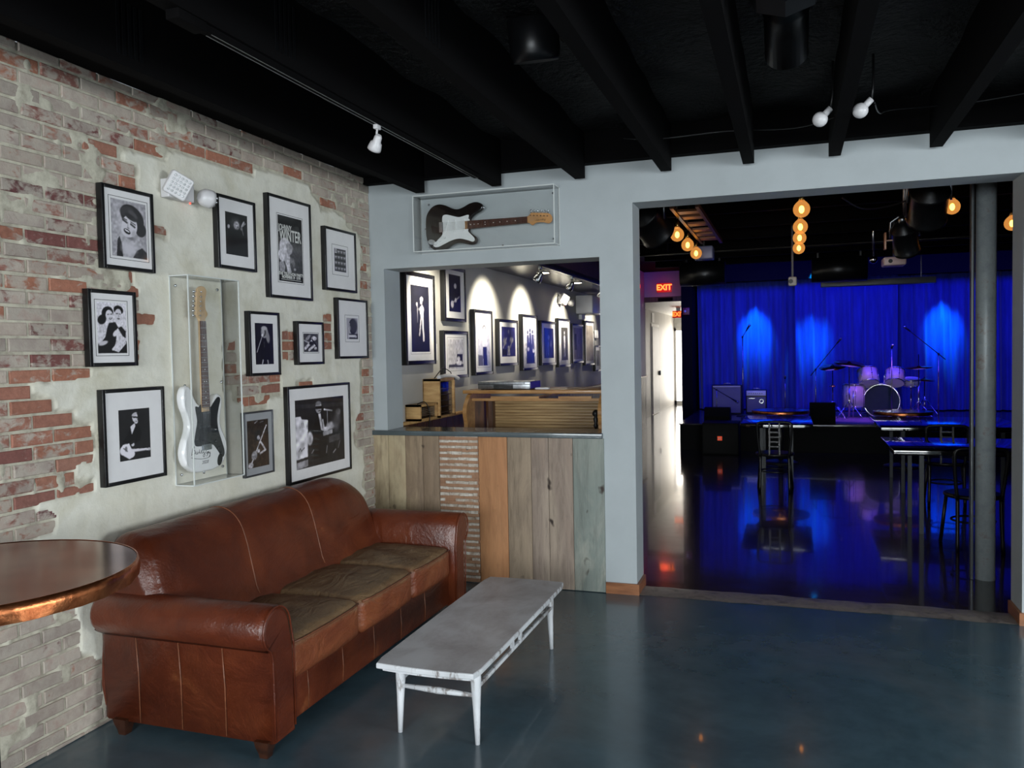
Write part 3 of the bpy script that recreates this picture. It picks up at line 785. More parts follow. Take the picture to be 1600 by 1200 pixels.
M['p5'] = plank('plank_grey_mauve', (148, 128, 112), (138, 122, 110), (162, 146, 130), .42)
M['p6'] = plank('plank_green_grey', (142, 144, 136), (122, 130, 124), (164, 162, 150), .5)
M['lath'] = plank('lath_brown', (166, 128, 100), (150, 112, 86), (176, 142, 116), .6)
M['lathwhite'] = mat('squeezed_plaster', (206, 200, 190), .85, vs_=25, c2=(150, 130, 112), bmp=.6)
cl = thing('plank_cladding', 'wall of mixed reclaimed vertical planks under the slate counter', 'plank wall', (.86, D, 0))
B = [(-.03, .262), (.264, .533), (.535, .84), (.842, 1.055), (1.057, 1.232), (1.234, 1.532), (1.534, 1.75)]
names = ['p0', 'p1', None, 'p3', 'p4', 'p5', 'p6']
labs = [None, None, 'lath panel with white plaster ridges', 'orange plank', None, None, 'green-grey plank']
for i, (a, b_) in enumerate(B):
    if names[i]:
        mb = MB(); off = (0, .003, 0, .005, .001, .004, .002)[i]
        if i in (0, 1, 5):      # two boards side by side
            mid = a+(b_-a)*(.52 if i != 5 else .42); mb.box(a, mid-.001, D-.016-off, D-.001, .004, 1.056, b=.003); mb.box(mid+.001, b_, D-.018-off, D-.001, .004, 1.056, b=.003)
        else: mb.box(a, b_, D-.018-off, D-.001, .004, 1.056, b=.003)
        o = build('plank', mb, M[names[i]], cl)
    else:
        mb = MB(); mb.box(a, b_, D-.012, D-.001, .004, 1.056)
        z = .012
        while z < 1.05:
            mb.box(a+.001, b_-.001, D-.019, D-.011, z, z+.023, 0)
            x = a+.004
            while x < b_-.02:
                L_ = rng.uniform(.03, .09)
                if rng.rand() < .96: mb.box(x, min(x+L_-.002, b_-.004), D-.0215-rng.uniform(0, .004), D-.011, z+.023+rng.uniform(-.003, .001), z+.041+rng.uniform(-.002, .002), 1)
                x += L_
            z += .0425
        o = build('plank', mb, [M['lath'], M['lathwhite']], cl)
    if labs[i]: o['label'] = labs[i]
M['slate'] = mat('slate_counter', (78, 88, 92), .22, var=.12, vs_=6, coat=.2)
ct = MB().box(-.048, 1.744, D-.040, D-.0, 1.0575, 1.092, b=.004); ct.box(WX0+.001, WX1-.001, D-.004, DB+.045, 1.0575, 1.0915)
tag(build('counter_top', ct, M['slate']), 'slate grey counter ledge along the hatch on top of the planks', 'counter')

# ------------------------------------------------------------------ pictures
def canvas(W, H, bg):
    a = np.zeros((H+1, W+1, 3)); a[:] = bg
    u, v = np.meshgrid(np.linspace(0, 1, W+1), np.linspace(0, 1, H+1))
    return a, u, v, H/W
def paint(cv, ops):
    a, u, v, asp = cv
    for op in ops:
        k = op[0]
        if k == 'e':
            _, cx, cy, rx, ry, rot, val = op[:7]; soft = op[7] if len(op) > 7 else .12
            c, s = math.cos(math.radians(rot)), math.sin(math.radians(rot))
            dx = u-cx; dy = (v-cy)*asp
            X = (dx*c+dy*s)/rx; Y = (-dx*s+dy*c)/(ry*asp)
            al = np.clip((1-np.sqrt(X*X+Y*Y))/soft+.5, 0, 1)
        elif k == 'p':
            _, pts, val = op[:3]; ins = np.zeros(u.shape)
            for du in (-.004, .004):
                for dv in (-.003, .003):
                    q = np.zeros(u.shape, bool); n = len(pts)
                    for i in range(n):
                        x1, y1 = pts[i]; x2, y2 = pts[(i+1) % n]
                        if y1 == y2: continue
                        q ^= ((y1 > v+dv) != (y2 > v+dv)) & (u+du < (x2-x1)*(v+dv-y1)/(y2-y1)+x1)
                    ins += q/4.
            al = ins
        elif k == 'l':
            _, x1, y1, x2, y2, wd, val = op[:7]
            dx, dy = x2-x1, (y2-y1)*asp; L2 = dx*dx+dy*dy+1e-9
            t = np.clip(((u-x1)*dx+(v-y1)*asp*dy)/L2, 0, 1)
            d = np.hypot(u-x1-t*dx, (v-y1)*asp-t*dy)
            al = np.clip((wd-d)/.012+.5, 0, 1)
        elif k == 'n':      # grain
            _, amt, sc = op[:3]; gh = rng.rand(int(sc*asp)+3, sc+3)
            X = u*sc; Y = v*sc*asp; ix = X.astype(int); iy = np.minimum(Y.astype(int), gh.shape[0]-2); fx = X-ix; fy = Y-iy
            g = (gh[iy, ix]*(1-fx)+gh[iy, ix+1]*fx)*(1-fy)+(gh[iy+1, ix]*(1-fx)+gh[iy+1, ix+1]*fx)*fy
            a *= (1+(g[..., None]-.5)*amt); continue
        val = np.array(val if isinstance(val, tuple) else (val, val*.98, val*1.02), float)
        a[:] = a*(1-al[..., None])+val*al[..., None]
    return np.clip(a, 0, 255)
def print_material():
    mt, nt, b = newmat('photographic_print')
    at = N(nt, 'ShaderNodeAttribute', attribute_name='tone')
    nt.links.new(at.outputs['Color'], b.inputs['Base Color']); b.inputs['Roughness'].default_value = .5
    b.inputs['Coat Weight'].default_value = .5; b.inputs['Coat Roughness'].default_value = .03
    return mt
M['print'] = print_material()
def print_mesh(T, W, H, img, parent, name='photo_print'):
    mb = MB(); mb.add([T(i/W, j/H) for j in range(H+1) for i in range(W+1)], [(j*(W+1)+i, j*(W+1)+i+1, (j+1)*(W+1)+i+1, (j+1)*(W+1)+i) for j in range(H) for i in range(W)])
    o = build(name, mb, M['print'], parent)
    at = o.data.color_attributes.new('tone', 'FLOAT_COLOR', 'POINT')
    c = img/255.; c = np.where(c <= .04045, c/12.92, ((c+.055)/1.055)**2.4)
    arr = np.ones(((W+1)*(H+1), 4), np.float32); arr[:, :3] = c.reshape(-1, 3)
    at.data.foreach_set('color', arr.reshape(-1)); return o
def picture(out, inn, ops, bg, label, res=320, border=0, xw=.010, depth=.034, fw_=.017, frame=None, group=None, matc=None, cat='picture'):
    y0, y1, z0, z1 = out
    t = thing('framed_picture', label, cat, (xw, (y0+y1)/2, z0), group)
    mb = MB(); xf = xw+depth
    for a, b_, c_, d_ in ((y0, y0+fw_, z0, z1), (y1-fw_, y1, z0, z1), (y0+fw_, y1-fw_, z0, z0+fw_), (y0+fw_, y1-fw_, z1-fw_, z1)):
        mb.box(xw, xf, a, b_, c_, d_, b=.0025)
    build('frame', mb, frame or M['frame_black'], t)
    md = MB().box(xw+.004, xf-.008, y0+fw_-.002, y1-fw_+.002, z0+fw_-.002, z1-fw_+.002)
    a, b_, c_, d_ = inn
    if border:          # a ruled line and white reveal round the print
        e = border; xx = xf-.0079
        for q in ((a-e, b_+e, c_-e, c_-e+.0022), (a-e, b_+e, d_+e-.0022, d_+e), (a-e, a-e+.0022, c_-e, d_+e), (b_+e-.0022, b_+e, c_-e, d_+e)):
            md.box(xx-.001, xx+.0006, q[0], q[1], q[2], q[3], 1)
    build('mat_board', md, [matc or M['matboard'], M['frame_black']], t)
    W = max(16, int((b_-a)*res)); H = max(16, int((d_-c_)*res)); cv = canvas(W, H, bg if isinstance(bg, tuple) else (bg, bg*.98, bg*1.02))
    img = paint(cv, ops)
    print_mesh(lambda u, v: (xf-.0070, a+(b_-a)*u, c_+(d_-c_)*v), W, H, img, t)
    return t
SK = 205
OPS = {}
OPS['f1'] = (150, [('e', .42, .62, .62, .55, 0, 178, .9), ('n', .12, 14),
  ('p', [(.0, .0), (1, 0), (1, .14), (.94, .22), (.74, .31), (.60, .36), (.38, .38), (.18, .31), (.12, .12)], 182),
  ('p', [(.12, 0), (.16, .30), (.22, .36), (.28, .22), (.30, 0)], 45), ('p', [(.58, 0), (.70, .14), (.86, .20), (1, .12), (1, 0)], 62),
  ('n', .35, 22),
  ('e', .48, .16, .20, .10, 0, 204, .9), ('p', [(.38, .36), (.40, .44), (.62, .46), (.64, .34), (.50, .28)], 176), ('e', .52, .36, .12, .04, -15, 120, .8),
  ('e', .60, .73, .35, .20, -24, 48, .08), ('e', .84, .52, .15, .13, -60, 44, .15), ('e', .45, .82, .20, .09, 8, 66, .3), ('e', .62, .78, .14, .05, -30, 84, .5),
  ('e', .51, .56, .22, .20, -22, 216, .08), ('e', .42, .47, .16, .11, -20, 212, .2), ('e', .56, .72, .18, .05, -20, 54, .3),
  ('l', .33, .655, .44, .615, .022, 60), ('l', .55, .60, .66, .555, .022, 60), ('l', .31, .69, .44, .66, .012, 70), ('l', .55, .64, .68, .60, .012, 70),
  ('l', .47, .62, .46, .53, .012, 168), ('e', .47, .525, .035, .015, -20, 140, .5),
  ('e', .435, .46, .10, .044, -20, 24, .15), ('e', .437, .470, .074, .012, -20, 240, .3), ('e', .62, .44, .05, .06, -30, 180, .9)])
OPS['f2'] = (222, [('n', .06, 12), ('p', [(0, 0), (1, 0), (1, .22), (.78, .44), (.62, .62), (.40, .60), (.30, .46), (.22, .30), (0, .20)], 26),
  ('p', [(0, .18), (.06, .50), (.24, .60), (.32, .48), (.26, .32), (.10, .20)], 205), ('p', [(.62, .24), (.66, .48), (.76, .52), (.90, .38), (.98, .20), (.70, .02), (.52, .06)], 216),
  ('n', .3, 26), ('p', [(.70, .50), (.82, .54), (.98, .44), (.96, .30), (.86, .34)], 30), ('e', .16, .66, .15, .09, 30, 24, .2), ('e', .36, .80, .20, .12, 15, 20, .12), ('e', .74, .86, .17, .09, -8, 18, .12),
  ('e', .42, .74, .125, .115, 14, 222, .1), ('e', .72, .76, .125, .125, -8, 214, .1), ('e', .42, .66, .07, .05, 0, 214, .3),
  ('l', .36, .765, .41, .77, .012, 40), ('l', .46, .77, .51, .775, .012, 40), ('l', .66, .79, .71, .79, .012, 40), ('l', .76, .785, .80, .78, .012, 40),
  ('e', .46, .69, .055, .022, 12, 40, .3), ('e', .46, .695, .04, .010, 12, 235, .3), ('e', .73, .69, .05, .014, -5, 70, .3), ('l', .74, .76, .745, .72, .01, 150),
  ('e', .62, .40, .12, .05, 40, 225, .3), ('e', .18, .20, .16, .04, 15, 200, .4), ('l', .50, .08, .86, .30, .03, 222)])
OPS['f3'] = (34, [('n', .2, 10), ('p', [(.10, .38), (.28, .52), (.36, .66), (.48, .70), (.66, .64), (.72, .50), (.66, .36), (.40, .30)], 22),
  ('p', [(.36, .66), (.40, .50), (.52, .66), (.50, .72)], 222), ('e', .52, .83, .085, .085, -15, 214, .1), ('e', .55, .75, .06, .045, -10, 205, .2), ('e', .50, .895, .09, .03, 20, 190, .4),
  ('l', .46, .845, .64, .825, .018, 22), ('e', .49, .835, .03, .018, 0, 60, .3), ('e', .59, .822, .03, .018, 0, 60, .3), ('l', .53, .755, .58, .75, .007, 60),
  ('e', .17, .22, .17, .10, 20, 232, .1), ('e', .33, .14, .15, .09, -25, 232, .1), ('p', [(.10, .32), (.30, .33), (.36, .24), (.42, .06), (.30, .02), (.04, .14)], 234),
  ('p', [(.36, .215), (.99, .185), (.99, .145), (.36, .155)], 226), ('e', .20, .23, .04, .05, 0, 120, .4), ('l', .12, .25, .24, .18, .012, 80), ('e', .42, .30, .05, .035, 0, 215, .3), ('l', .38, .33, .46, .36, .03, 40), ('e', .95, .165, .04, .03, 0, 200, .3)])
OPS['f4'] = (24, [('n', .3, 12), ('p', [(.1, .05), (.1, .55), (.3, .66), (.75, .62), (.95, .4), (.95, .05)], 17), ('e', .46, .76, .22, .14, 0, 52, .6), ('e', .50, .72, .13, .10, 10, 150, .4), ('e', .53, .735, .07, .07, 10, 196, .4),
  ('e', .55, .685, .03, .018, 0, 30, .4), ('l', .48, .755, .53, .745, .01, 40), ('e', .14, .66, .05, .05, 0, 170, .4), ('l', .74, .72, .84, .83, .03, 165), ('l', .80, .74, .90, .80, .02, 140), ('e', .72, .66, .05, .04, 0, 120, .5), ('l', .76, .62, .80, .52, .02, 100), ('n', .4, 30)])
OPS['f5'] = (26, [('n', .15, 12), ('p', [(0, .14), (0, .66), (1, .66), (1, .14)], 52), ('n', .5, 16), ('e', .72, .46, .30, .12, 0, 78, .7), ('p', [(.04, .14), (.02, .28), (.18, .32), (.26, .22), (.22, .14)], 150),
  ('e', .28, .52, .24, .15, 10, 205, .15), ('e', .16, .40, .17, .10, 0, 215, .2), ('e', .36, .34, .12, .11, 0, 190, .3), ('e', .46, .53, .14, .06, -10, 150, .4), ('e', .44, .47, .12, .05, 0, 170, .3), ('e', .56, .30, .10, .08, 30, 120, .5), ('p', [(.28, .30), (.40, .36), (.52, .14), (.34, .14)], 200),
  ('l', .52, .28, .66, .16, .02, 60), ('e', .66, .20, .05, .02, 0, 170, .5), ('n', .35, 26), ('p', [(0, 0), (1, 0), (1, .145), (0, .145)], 18)])
o6 = [('p', [(.04, .03), (.96, .03), (.96, .97), (.04, .97)], 36)]
for r in range(4):
    for c in range(4):
        cx, cy = .16+.227*c, .86-.235*r
        if r == 0 and c == 0: o6 += [('p', [(.08, .78), (.25, .78), (.25, .95), (.08, .95)], 210), ('l', .10, .90, .23, .90, .012, 40), ('l', .10, .84, .23, .84, .012, 40)]
        else: o6 += [('e', cx, cy+.02, .085, .065, 0, 178, .5), ('e', cx, cy+.06, .07, .03, 0, 60, .4), ('e', cx, cy-.05, .09, .03, 0, 120, .6)]
OPS['f6'] = (222, o6)
OPS['f7'] = ((22, 20, 34), [('n', .2, 10), ('p', [(.22, .0), (.26, .45), (.36, .62), (.66, .62), (.80, .45), (.78, .0)], (14, 13, 22)), ('e', .52, .78, .20, .14, 0, 150, .2), ('e', .70, .66, .10, .14, 10, 140, .4), ('e', .48, .78, .12, .10, 0, 70, .3), ('e', .44, .79, .08, .08, 0, 176, .4),
  ('e', .40, .71, .06, .035, 20, 225, .3), ('l', .38, .68, .08, .30, .014, 190), ('e', .50, .88, .16, .05, 0, 185, .5), ('l', .36, .02, .40, .10, .03, 170), ('l', .68, .02, .66, .09, .03, 150), ('l', .48, .55, .50, .42, .008, 90)])
OPS['f8'] = (60, [('n', .5, 9), ('e', .72, .74, .18, .12, 0, 228, .25), ('l', .1, .2, .55, .58, .06, 215), ('e', .30, .78, .20, .10, 30, 150, .5), ('l', .35, .1, .8, .4, .05, 200), ('e', .5, .48, .14, .10, 0, 30, .4), ('l', .6, .66, .9, .3, .04, 30), ('l', .05, .62, .35, .50, .03, 190), ('e', .80, .20, .10, .08, 0, 190, .4), ('n', .5, 20)])
OPS['f9'] = (172, [('e', .55, .60, .36, .36, 0, 46, .06), ('e', .62, .64, .34, .32, 0, 66, .5), ('p', [(.2, .26), (.98, .26), (.98, .0), (.2, 0)], 60), ('e', .30, .52, .08, .10, 0, 130, .5), ('l', .26, .74, .22, .50, .02, 225), ('l', .22, .50, .30, .30, .02, 205), ('p', [(.12, .08), (.80, .10), (.80, .20), (.12, .20)], 215), ('e', .80, .12, .09, .05, 0, 200, .3)])
OPS['f10'] = (30, [('n', .4, 8), ('p', [(0, .94), (1, .9), (1, .84), (0, .88)], 48), ('p', [(0, .14), (.22, .16), (.24, .70), (.12, .72), (.10, .76), (0, .76)], 214), ('p', [(0, 0), (.22, .02), (.22, .12), (0, .10)], 150), ('l', .12, .66, .13, .60, .004, 90), ('l', .15, .66, .16, .60, .004, 90),
  ('p', [(.34, .10), (.34, .58), (.42, .78), (.52, .78), (.60, .60), (.62, .10)], 16), ('e', .46, .86, .065, .085, 0, 168, .1), ('e', .46, .925, .06, .03, 0, 110, .4), ('l', .41, .862, .53, .858, .016, 12), ('e', .48, .81, .03, .012, 0, 70, .4), ('p', [(.45, .77), (.50, .77), (.54, .50), (.50, .52)], 200),
  ('l', .58, .82, .74, .79, .008, 205), ('e', .58, .822, .016, .014, 0, 225, .4), ('l', .64, .80, .64, .50, .006, 180), ('l', .54, .66, .57, .50, .016, 205), ('e', .70, .56, .09, .06, 0, 170, .6), ('e', .60, .52, .07, .035, 0, 205, .4), ('p', [(.54, .48), (.74, .50), (.74, .44), (.54, .42)], 178), ('e', .84, .62, .08, .14, -20, 88, .8), ('e', .88, .76, .05, .05, 0, 96, .6),
  ('p', [(.66, .40), (.90, .42), (.90, .32), (.66, .30)], 72), ('e', .27, .42, .06, .10, 0, 190, .3), ('n', .6, 22), ('l', .30, .20, .34, .24, .006, 150), ('l', .60, .16, .62, .26, .006, 150), ('l', .75, .14, .80, .18, .008, 160), ('l', .86, .2, .9, .3, .005, 140),
  ('l', .05, .26, .08, .30, .004, 60), ('l', .08, .30, .10, .26, .004, 60), ('l', .10, .26, .16, .30, .004, 60)])
OPS['f11'] = ((48, 38, 30), [('n', .5, 9), ('e', .50, .66, .16, .12, 20, 30, .4), ('e', .52, .62, .07, .05, 0, 165, .4), ('p', [(.36, .30), (.40, .55), (.62, .56), (.80, .40), (.78, .30), (.60, .26)], (62, 50, 40)), ('l', .18, .12, .90, .86, .022, 195), ('e', .30, .26, .14, .09, 45, 150, .4), ('l', .62, .52, .84, .34, .03, 190), ('l', .84, .34, .58, .28, .03, 180), ('e', .50, .34, .07, .04, 0, 215, .4), ('e', .12, .06, .12, .06, 0, 190, .4), ('l', .36, .94, .48, .98, .015, 150), ('l', .6, .94, .76, .96, .012, 120), ('n', .6, 24)])
FR = {'f1':(2.896,3.212,2.066,2.447),'f2':(2.800,3.079,1.622,1.967),'f3':(2.859,3.241,1.077,1.518),'f4':(3.678,4.012,2.140,2.538),'f5':(4.130,4.589,2.006,2.622),'f6':(4.749,5.159,2.092,2.514),'f7':(3.921,4.217,1.543,1.916),'f8':(4.400,4.705,1.598,1.873),'f9':(4.885,5.303,1.630,2.048),'f10':(4.276,5.021,0.859,1.466),'f11':(3.862,4.137,0.966,1.339)}
IN = {'f1':(2.952,3.165,2.127,2.388),'f2':(2.851,3.019,1.681,1.911),'f3':(2.953,3.143,1.182,1.419),'f4':(3.749,3.940,2.220,2.452),'f5':(4.233,4.488,2.112,2.509),'f6':(4.864,5.029,2.222,2.384),'f7':(3.981,4.153,1.609,1.849),'f8':(4.475,4.642,1.679,1.796),'f9':(5.008,5.162,1.766,1.914),'f10':(4.358,4.937,0.942,1.377),'f11':(3.895,4.093,1.015,1.288)}
LAB = {'f1': 'black-framed portrait print of a laughing woman with short dark hair', 'f2': 'black-framed print of a smiling couple with their heads together',
 'f3': 'black-framed print of a man in glasses playing a white guitar', 'f4': 'black-framed dark print of a singer with a raised hand',
 'f5': 'tall black-framed concert poster with large white lettering', 'f6': 'black-framed contact sheet of small faces nearest the corner at the top',
 'f7': 'black-framed dark print of a long-haired singer holding a microphone', 'f8': 'smallest black frame, a tiny busy print in a wide white mat',
 'f9': 'black-framed print of a dark head in profile near the corner', 'f10': 'large square black-framed print of a man in sunglasses at a microphone',
 'f11': 'thin-framed brown print of a guitarist beside the acrylic guitar case'}
silver = mat('thin_dark_silver_frame', (92, 94, 98), .3, .6, var=.2)
greymat = mat('grey_mat_board', (158, 160, 164), .5, var=.04, coat=.3)
for k in FR:
    bg, ops = OPS[k]
    t = picture(FR[k], IN[k], ops, bg, LAB[k], 340, border={'f1': .013, 'f2': .012, 'f5': .010, 'f6': .022, 'f9': .020, 'f8': .008}.get(k, 0),
        frame=silver if k == 'f11' else None, matc=greymat if k == 'f11' else None, depth=.024 if k == 'f11' else .034, fw_=.010 if k == 'f11' else .017)
    if k == 'f5':
        a, b_, c_, d_ = IN[k]; T = lambda p: (.0375+p[2], a+p[0], c_+p[1])
        W_, H_ = b_-a, d_-c_
        mb = MB()
        text_mb('JOHNNY', .052, lambda p: T((p[0]+W_*.02, p[1]+H_*.815, p[2])), .0003, align='LEFT', mb=mb, bold=.0006, sx=.66)
        text_mb('WINTER', .100, lambda p: T((p[0]+W_*.5, p[1]+H_*.70, p[2])), .0003, mb=mb, bold=.0014, sx=.60)
        text_mb('THE TELETHON PARTY', .026, lambda p: T((p[0]+W_*.5, p[1]+H_*.115, p[2])), .0003, mb=mb, bold=.0008, sx=.98)
        text_mb('NOVEMBER 19   8 PM', .024, lambda p: T((p[0]+W_*.5, p[1]+H_*.065, p[2])), .0003, mb=mb, bold=.0008, sx=.88)
        mb.box(*(T((W_*.08, H_*.02, 0))[0], T((0, 0, .0004))[0]), a+W_*.08, a+W_*.92, c_+H_*.024, c_+H_*.031)
        build('lettering', mb, M['white'], t)

# ------------------------------------------------------------------ electric guitars
def guitar(T, label, bodym, guardm, boardm, headm, group=None, loc=(0, 0, 0), name='electric_guitar', sign=None, logo=None, plate=None, dz=.0):
    t = thing(name, label, 'guitar', loc, group)
    O = [(0, 0), (.06, .002), (.12, .022), (.155, .062), (.166, .11), (.155, .16), (.128, .212), (.119, .255), (.126, .30), (.137, .345), (.134, .382), (.112, .400), (.088, .394), (.070, .372), (.052, .350), (.032, .344),
         (-.030, .350), (-.052, .362), (-.074, .395), (-.092, .436), (-.115, .452), (-.140, .442), (-.157, .40), (-.151, .35), (-.130, .30), (-.119, .255), (-.128, .212), (-.153, .16), (-.165, .105), (-.148, .052), (-.10, .012), (-.05, .001)]
    body = build('body', MB().prism(smoothpts(O, 4), 0, .042, T, 0, bev=.010, smooth=True), bodym, t, fix=True)
    G = [(-.030, .352), (-.045, .340), (-.066, .345), (-.070, .330), (-.060, .27), (-.072, .22), (-.085, .17), (-.078, .142), (-.040, .136), (.03, .136), (.055, .132), (.085, .100), (.118, .062), (.134, .070), (.136, .10), (.118, .15), (.096, .21), (.090, .27), (.105, .33), (.118, .365), (.112, .382), (.095, .382), (.072, .362), (.045, .336), (.030, .338)]
    g = build('pickguard', MB().prism(smoothpts(G, 3), .042, .0445, T, 0), guardm, t, fix=True)
    def B_(x0, x1, y0, y1, z0, z1, mb=None, m=0):
        mb = mb or MB()
        vs = [T((x, y, z)) for x in (x0, x1) for y in (y0, y1) for z in (z0, z1)]
        return mb.add(vs, [(0, 1, 3, 2), (4, 6, 7, 5), (0, 4, 5, 1), (2, 3, 7, 6), (0, 2, 6, 4), (1, 5, 7, 3)], m)
    for y, rot in ((.165, .012), (.235, 0), (.305, 0)):
        P = smoothpts([(-.038, y-.008+rot), (-.042, y+rot), (-.038, y+.008+rot), (.038, y+.008-rot), (.042, y-rot), (.038, y-.008-rot)], 3)
        pk = build('pickup', MB().prism(P[::-1], .0445, .050, T), plate or guardm, t, fix=True)
        mb = MB()
        for k in range(6): x = -.026+.0104*k; mb.cone(T((x, y+rot*(1-2*(k/5)), .050)), T((x, y+rot*(1-2*(k/5)), .0512)), .0022, n=8)
        build('pole_piece', mb, M['chrome'], pk)
    nk = MB(); vs = []
    pr = [(-1, .0), (-.95, -.008), (-.6, -.018), (0, -.021), (.6, -.018), (.95, -.008), (1, 0)]
    st = [(.30, .028), (.40, .0275), (.785, .0212)]
    for u_, hw in st: vs += [T((a*hw, u_, .048+b_)) for a, b_ in pr]
    fs = [(k*7+i, k*7+(i+1) % 7, (k+1)*7+(i+1) % 7, (k+1)*7+i) for k in range(2) for i in range(7)]
    nk.add(vs, fs, 0, True); nk.f += [tuple(range(7)), tuple(14+i for i in range(7))[::-1]]; nk.m += [0, 0]; nk.sm += [False, False]
    build('neck', nk, headm, t, fix=True)
    fb = MB(); fb.prism([(-.0285, .335), (.0285, .335), (.0213, .785), (-.0213, .785)], .048, .0525, T, 0)
    for k in range(1, 22):
        u_ = .785-.648*(1-2**(-k/12)); hw = .0213+(.785-u_)*.016
        B_(-hw, hw, u_-.001, u_+.001, .0525, .0538, fb, 1)
    for k in (3, 5, 7, 9, 12, 15, 17, 19):
        u_ = .785-.648*(1-2**(-(k-.5)/12))
        for q in ((-.008, .008) if k == 12 else (0,)): fb.cone(T((q, u_, .0524)), T((q, u_, .0529)), .0032, n=10, m=2)
    build('fretboard', fb, [boardm, M['chrome'], M['white']], t)
    Hh = [(.0213, .785), (.024, .800), (.036, .812), (.040, .826), (.028, .842), (.024, .862), (.026, .90), (.034, .925), (.036, .945), (.022, .962), (.0, .966), (-.022, .955), (-.034, .93), (-.041, .86), (-.045, .815), (-.030, .800), (-.0213, .785)]
    hs = build('headstock', MB().prism(smoothpts(Hh, 2, False), .036, .050, T, 0, bev=.002), headm, t, fix=True)
    if logo:
        build('lettering', text_mb(logo, .030, lambda p: T((.010+p[1]*.6, .885-p[0]*1.0, .0502+p[2])), .0002, shear=.3), M['black'], hs)
    for k in range(6):
        u_ = .812+.0245*k; vx = -.026+.0045*k*.6
        mb = MB(); mb.cone(T((vx, u_, .050)), T((vx, u_, .060)), .0035, n=10)
        ex = -.043+.0022*k
        mb.cone(T((ex+.01, u_, .042)), T((ex-.014, u_, .042)), .003, n=8); mb.ball(T((ex-.018, u_, .042)), .0075, n=10)
        build('tuning_peg', mb, M['chrome'], t)
    br = MB(); B_(-.036, .036, .112, .142, .0425, .0475, br); 
    for k in range(6): B_(-.031+.0108*k, -.0225+.0108*k, .116, .138, .0475, .0525, br)
    build('bridge', br, M['chrome'], t)
    st = MB()
    for k in range(6):
        a = -.026+.0104*k; b_ = -.0165+.0066*k
        st.tube([T((a, .125, .054)), T((a*.95, .32, .0562)), T((b_, .785, .0545)), T((-.026+.0027*k, .812+.0245*k, .056))], .00045, 4)
    build('strings', st, M['steel'], t)
    for x, y in ((.072, .150), (.092, .112), (.112, .082)):
        build('knob', MB().lathe(T((x, y, .0445)), T((x, y, .058)), [(0, .012), (.4, .0105), (1, .009)], 18), plate or guardm, t)
    P = smoothpts([(.085, .040), (.105, .030), (.128, .050), (.120, .075), (.098, .068)], 3)
    P = [(x-.006+(.02 if not sign else .0)*0, y+.0) for x, y in P]
    jk = MB().prism([(p[0]+(.014), p[1]-.012) for p in P] if False else [(.100+.030*math.cos(a)*.5+.012*math.sin(a), .050+.030*math.sin(a)-.010*math.cos(a)) for a in [2*PI*i/20 for i in range(20)]], .042, .0455, T, 0)
    build('jack_plate', jk, M['chrome'] if not sign else M['black'], t, fix=True)
    for x, y in ((0, .0), (-.115, .452)):
        build('strap_button', MB().cone(T((x, y-.012 if y < .1 else y+.008, .022)), T((x, y+.002 if y < .1 else y-.004, .022)), .006, n=12), M['chrome'], t)
    if sign: sign(t, T)
    return t
def signature(t, T):
    mb = MB(); S = []
    # "Buddy Guy" style looping hand and an underline, written across the lower body
    S.append([(-.118, .098), (-.110, .130), (-.104, .152), (-.092, .150), (-.094, .138), (-.106, .130), (-.090, .128), (-.086, .114), (-.098, .104), (-.112, .106)])
    S.append([(-.084, .120), (-.082, .106), (-.072, .104), (-.070, .118), (-.068, .104), (-.060, .106), (-.054, .114), (-.048, .112), (-.046, .128), (-.047, .106), (-.036, .108), (-.032, .116), (-.025, .126), (-.027, .104), (-.016, .106), (-.010, .112), (-.008, .104), (.0, .092), (-.010, .080), (-.016, .090), (.004, .104)])
    S.append([(.016, .118), (.010, .104), (.018, .098), (.028, .108), (.024, .092), (.016, .080), (.030, .098), (.034, .108), (.040, .096), (.048, .104), (.044, .084), (.036, .076), (.052, .094)])
    S.append([(-.122, .088), (-.08, .078), (-.02, .070), (.03, .072), (.05, .082)])
    for s_ in S: mb.tube([T((p[0]*.82-.012, p[1]*.9+.006, .0424)) for p in smoothpts(s_, 4, False)], .0013, 5)
    text_mb('2020', .024, lambda p: T((p[0]-.012, p[1]+.050, .0422+p[2])), .0003, shear=.3, mb=mb)
    build('signature', mb, M['black'], t)
gw = mat('glossy_white_lacquer', (242, 241, 242), .15, var=.03, coat=.5)
gb = mat('black_burl_lacquer', (9, 8, 9), .15, vs_=6, c2=(30, 20, 16), coat=.5)
pgb = mat('black_pickguard', (38, 40, 44), .25, var=.2, coat=.3); pgw = mat('white_pickguard', (222, 224, 224), .3, var=.03)
rosew = mat('rosewood', (86, 52, 38), .65, spec=.15, vs_=30, stretch=(1, 1, .2), c2=(60, 36, 28)); maple = mat('maple', (218, 182, 136), .3, var=.12, vs_=10, coat=.3)
guitar(lambda p: (.040+p[2], 3.480+p[0]*1.02+(p[1]-.4)*-.006, 1.064+p[1]*.992), 'white electric guitar with black pickguard, signed, upright in a clear case',
       gw, pgb, rosew, maple, loc=(.05, 3.48, 1.064), sign=signature, plate=pgb)
th = math.radians(.7); cs, sn = math.cos(th), math.sin(th)
guitar(lambda p: (.492+p[1]*.975*cs+p[0]*sn, D-.035-p[2], 2.545+p[1]*.975*sn-p[0]*cs), 'black electric guitar with white pickguard in the clear case above the hatch',
       gb, pgw, rosew, mat('amber_maple', (206, 150, 92), .3, var=.12, coat=.3), loc=(.9, D-.04, 2.53), logo='Squier', plate=pgw)
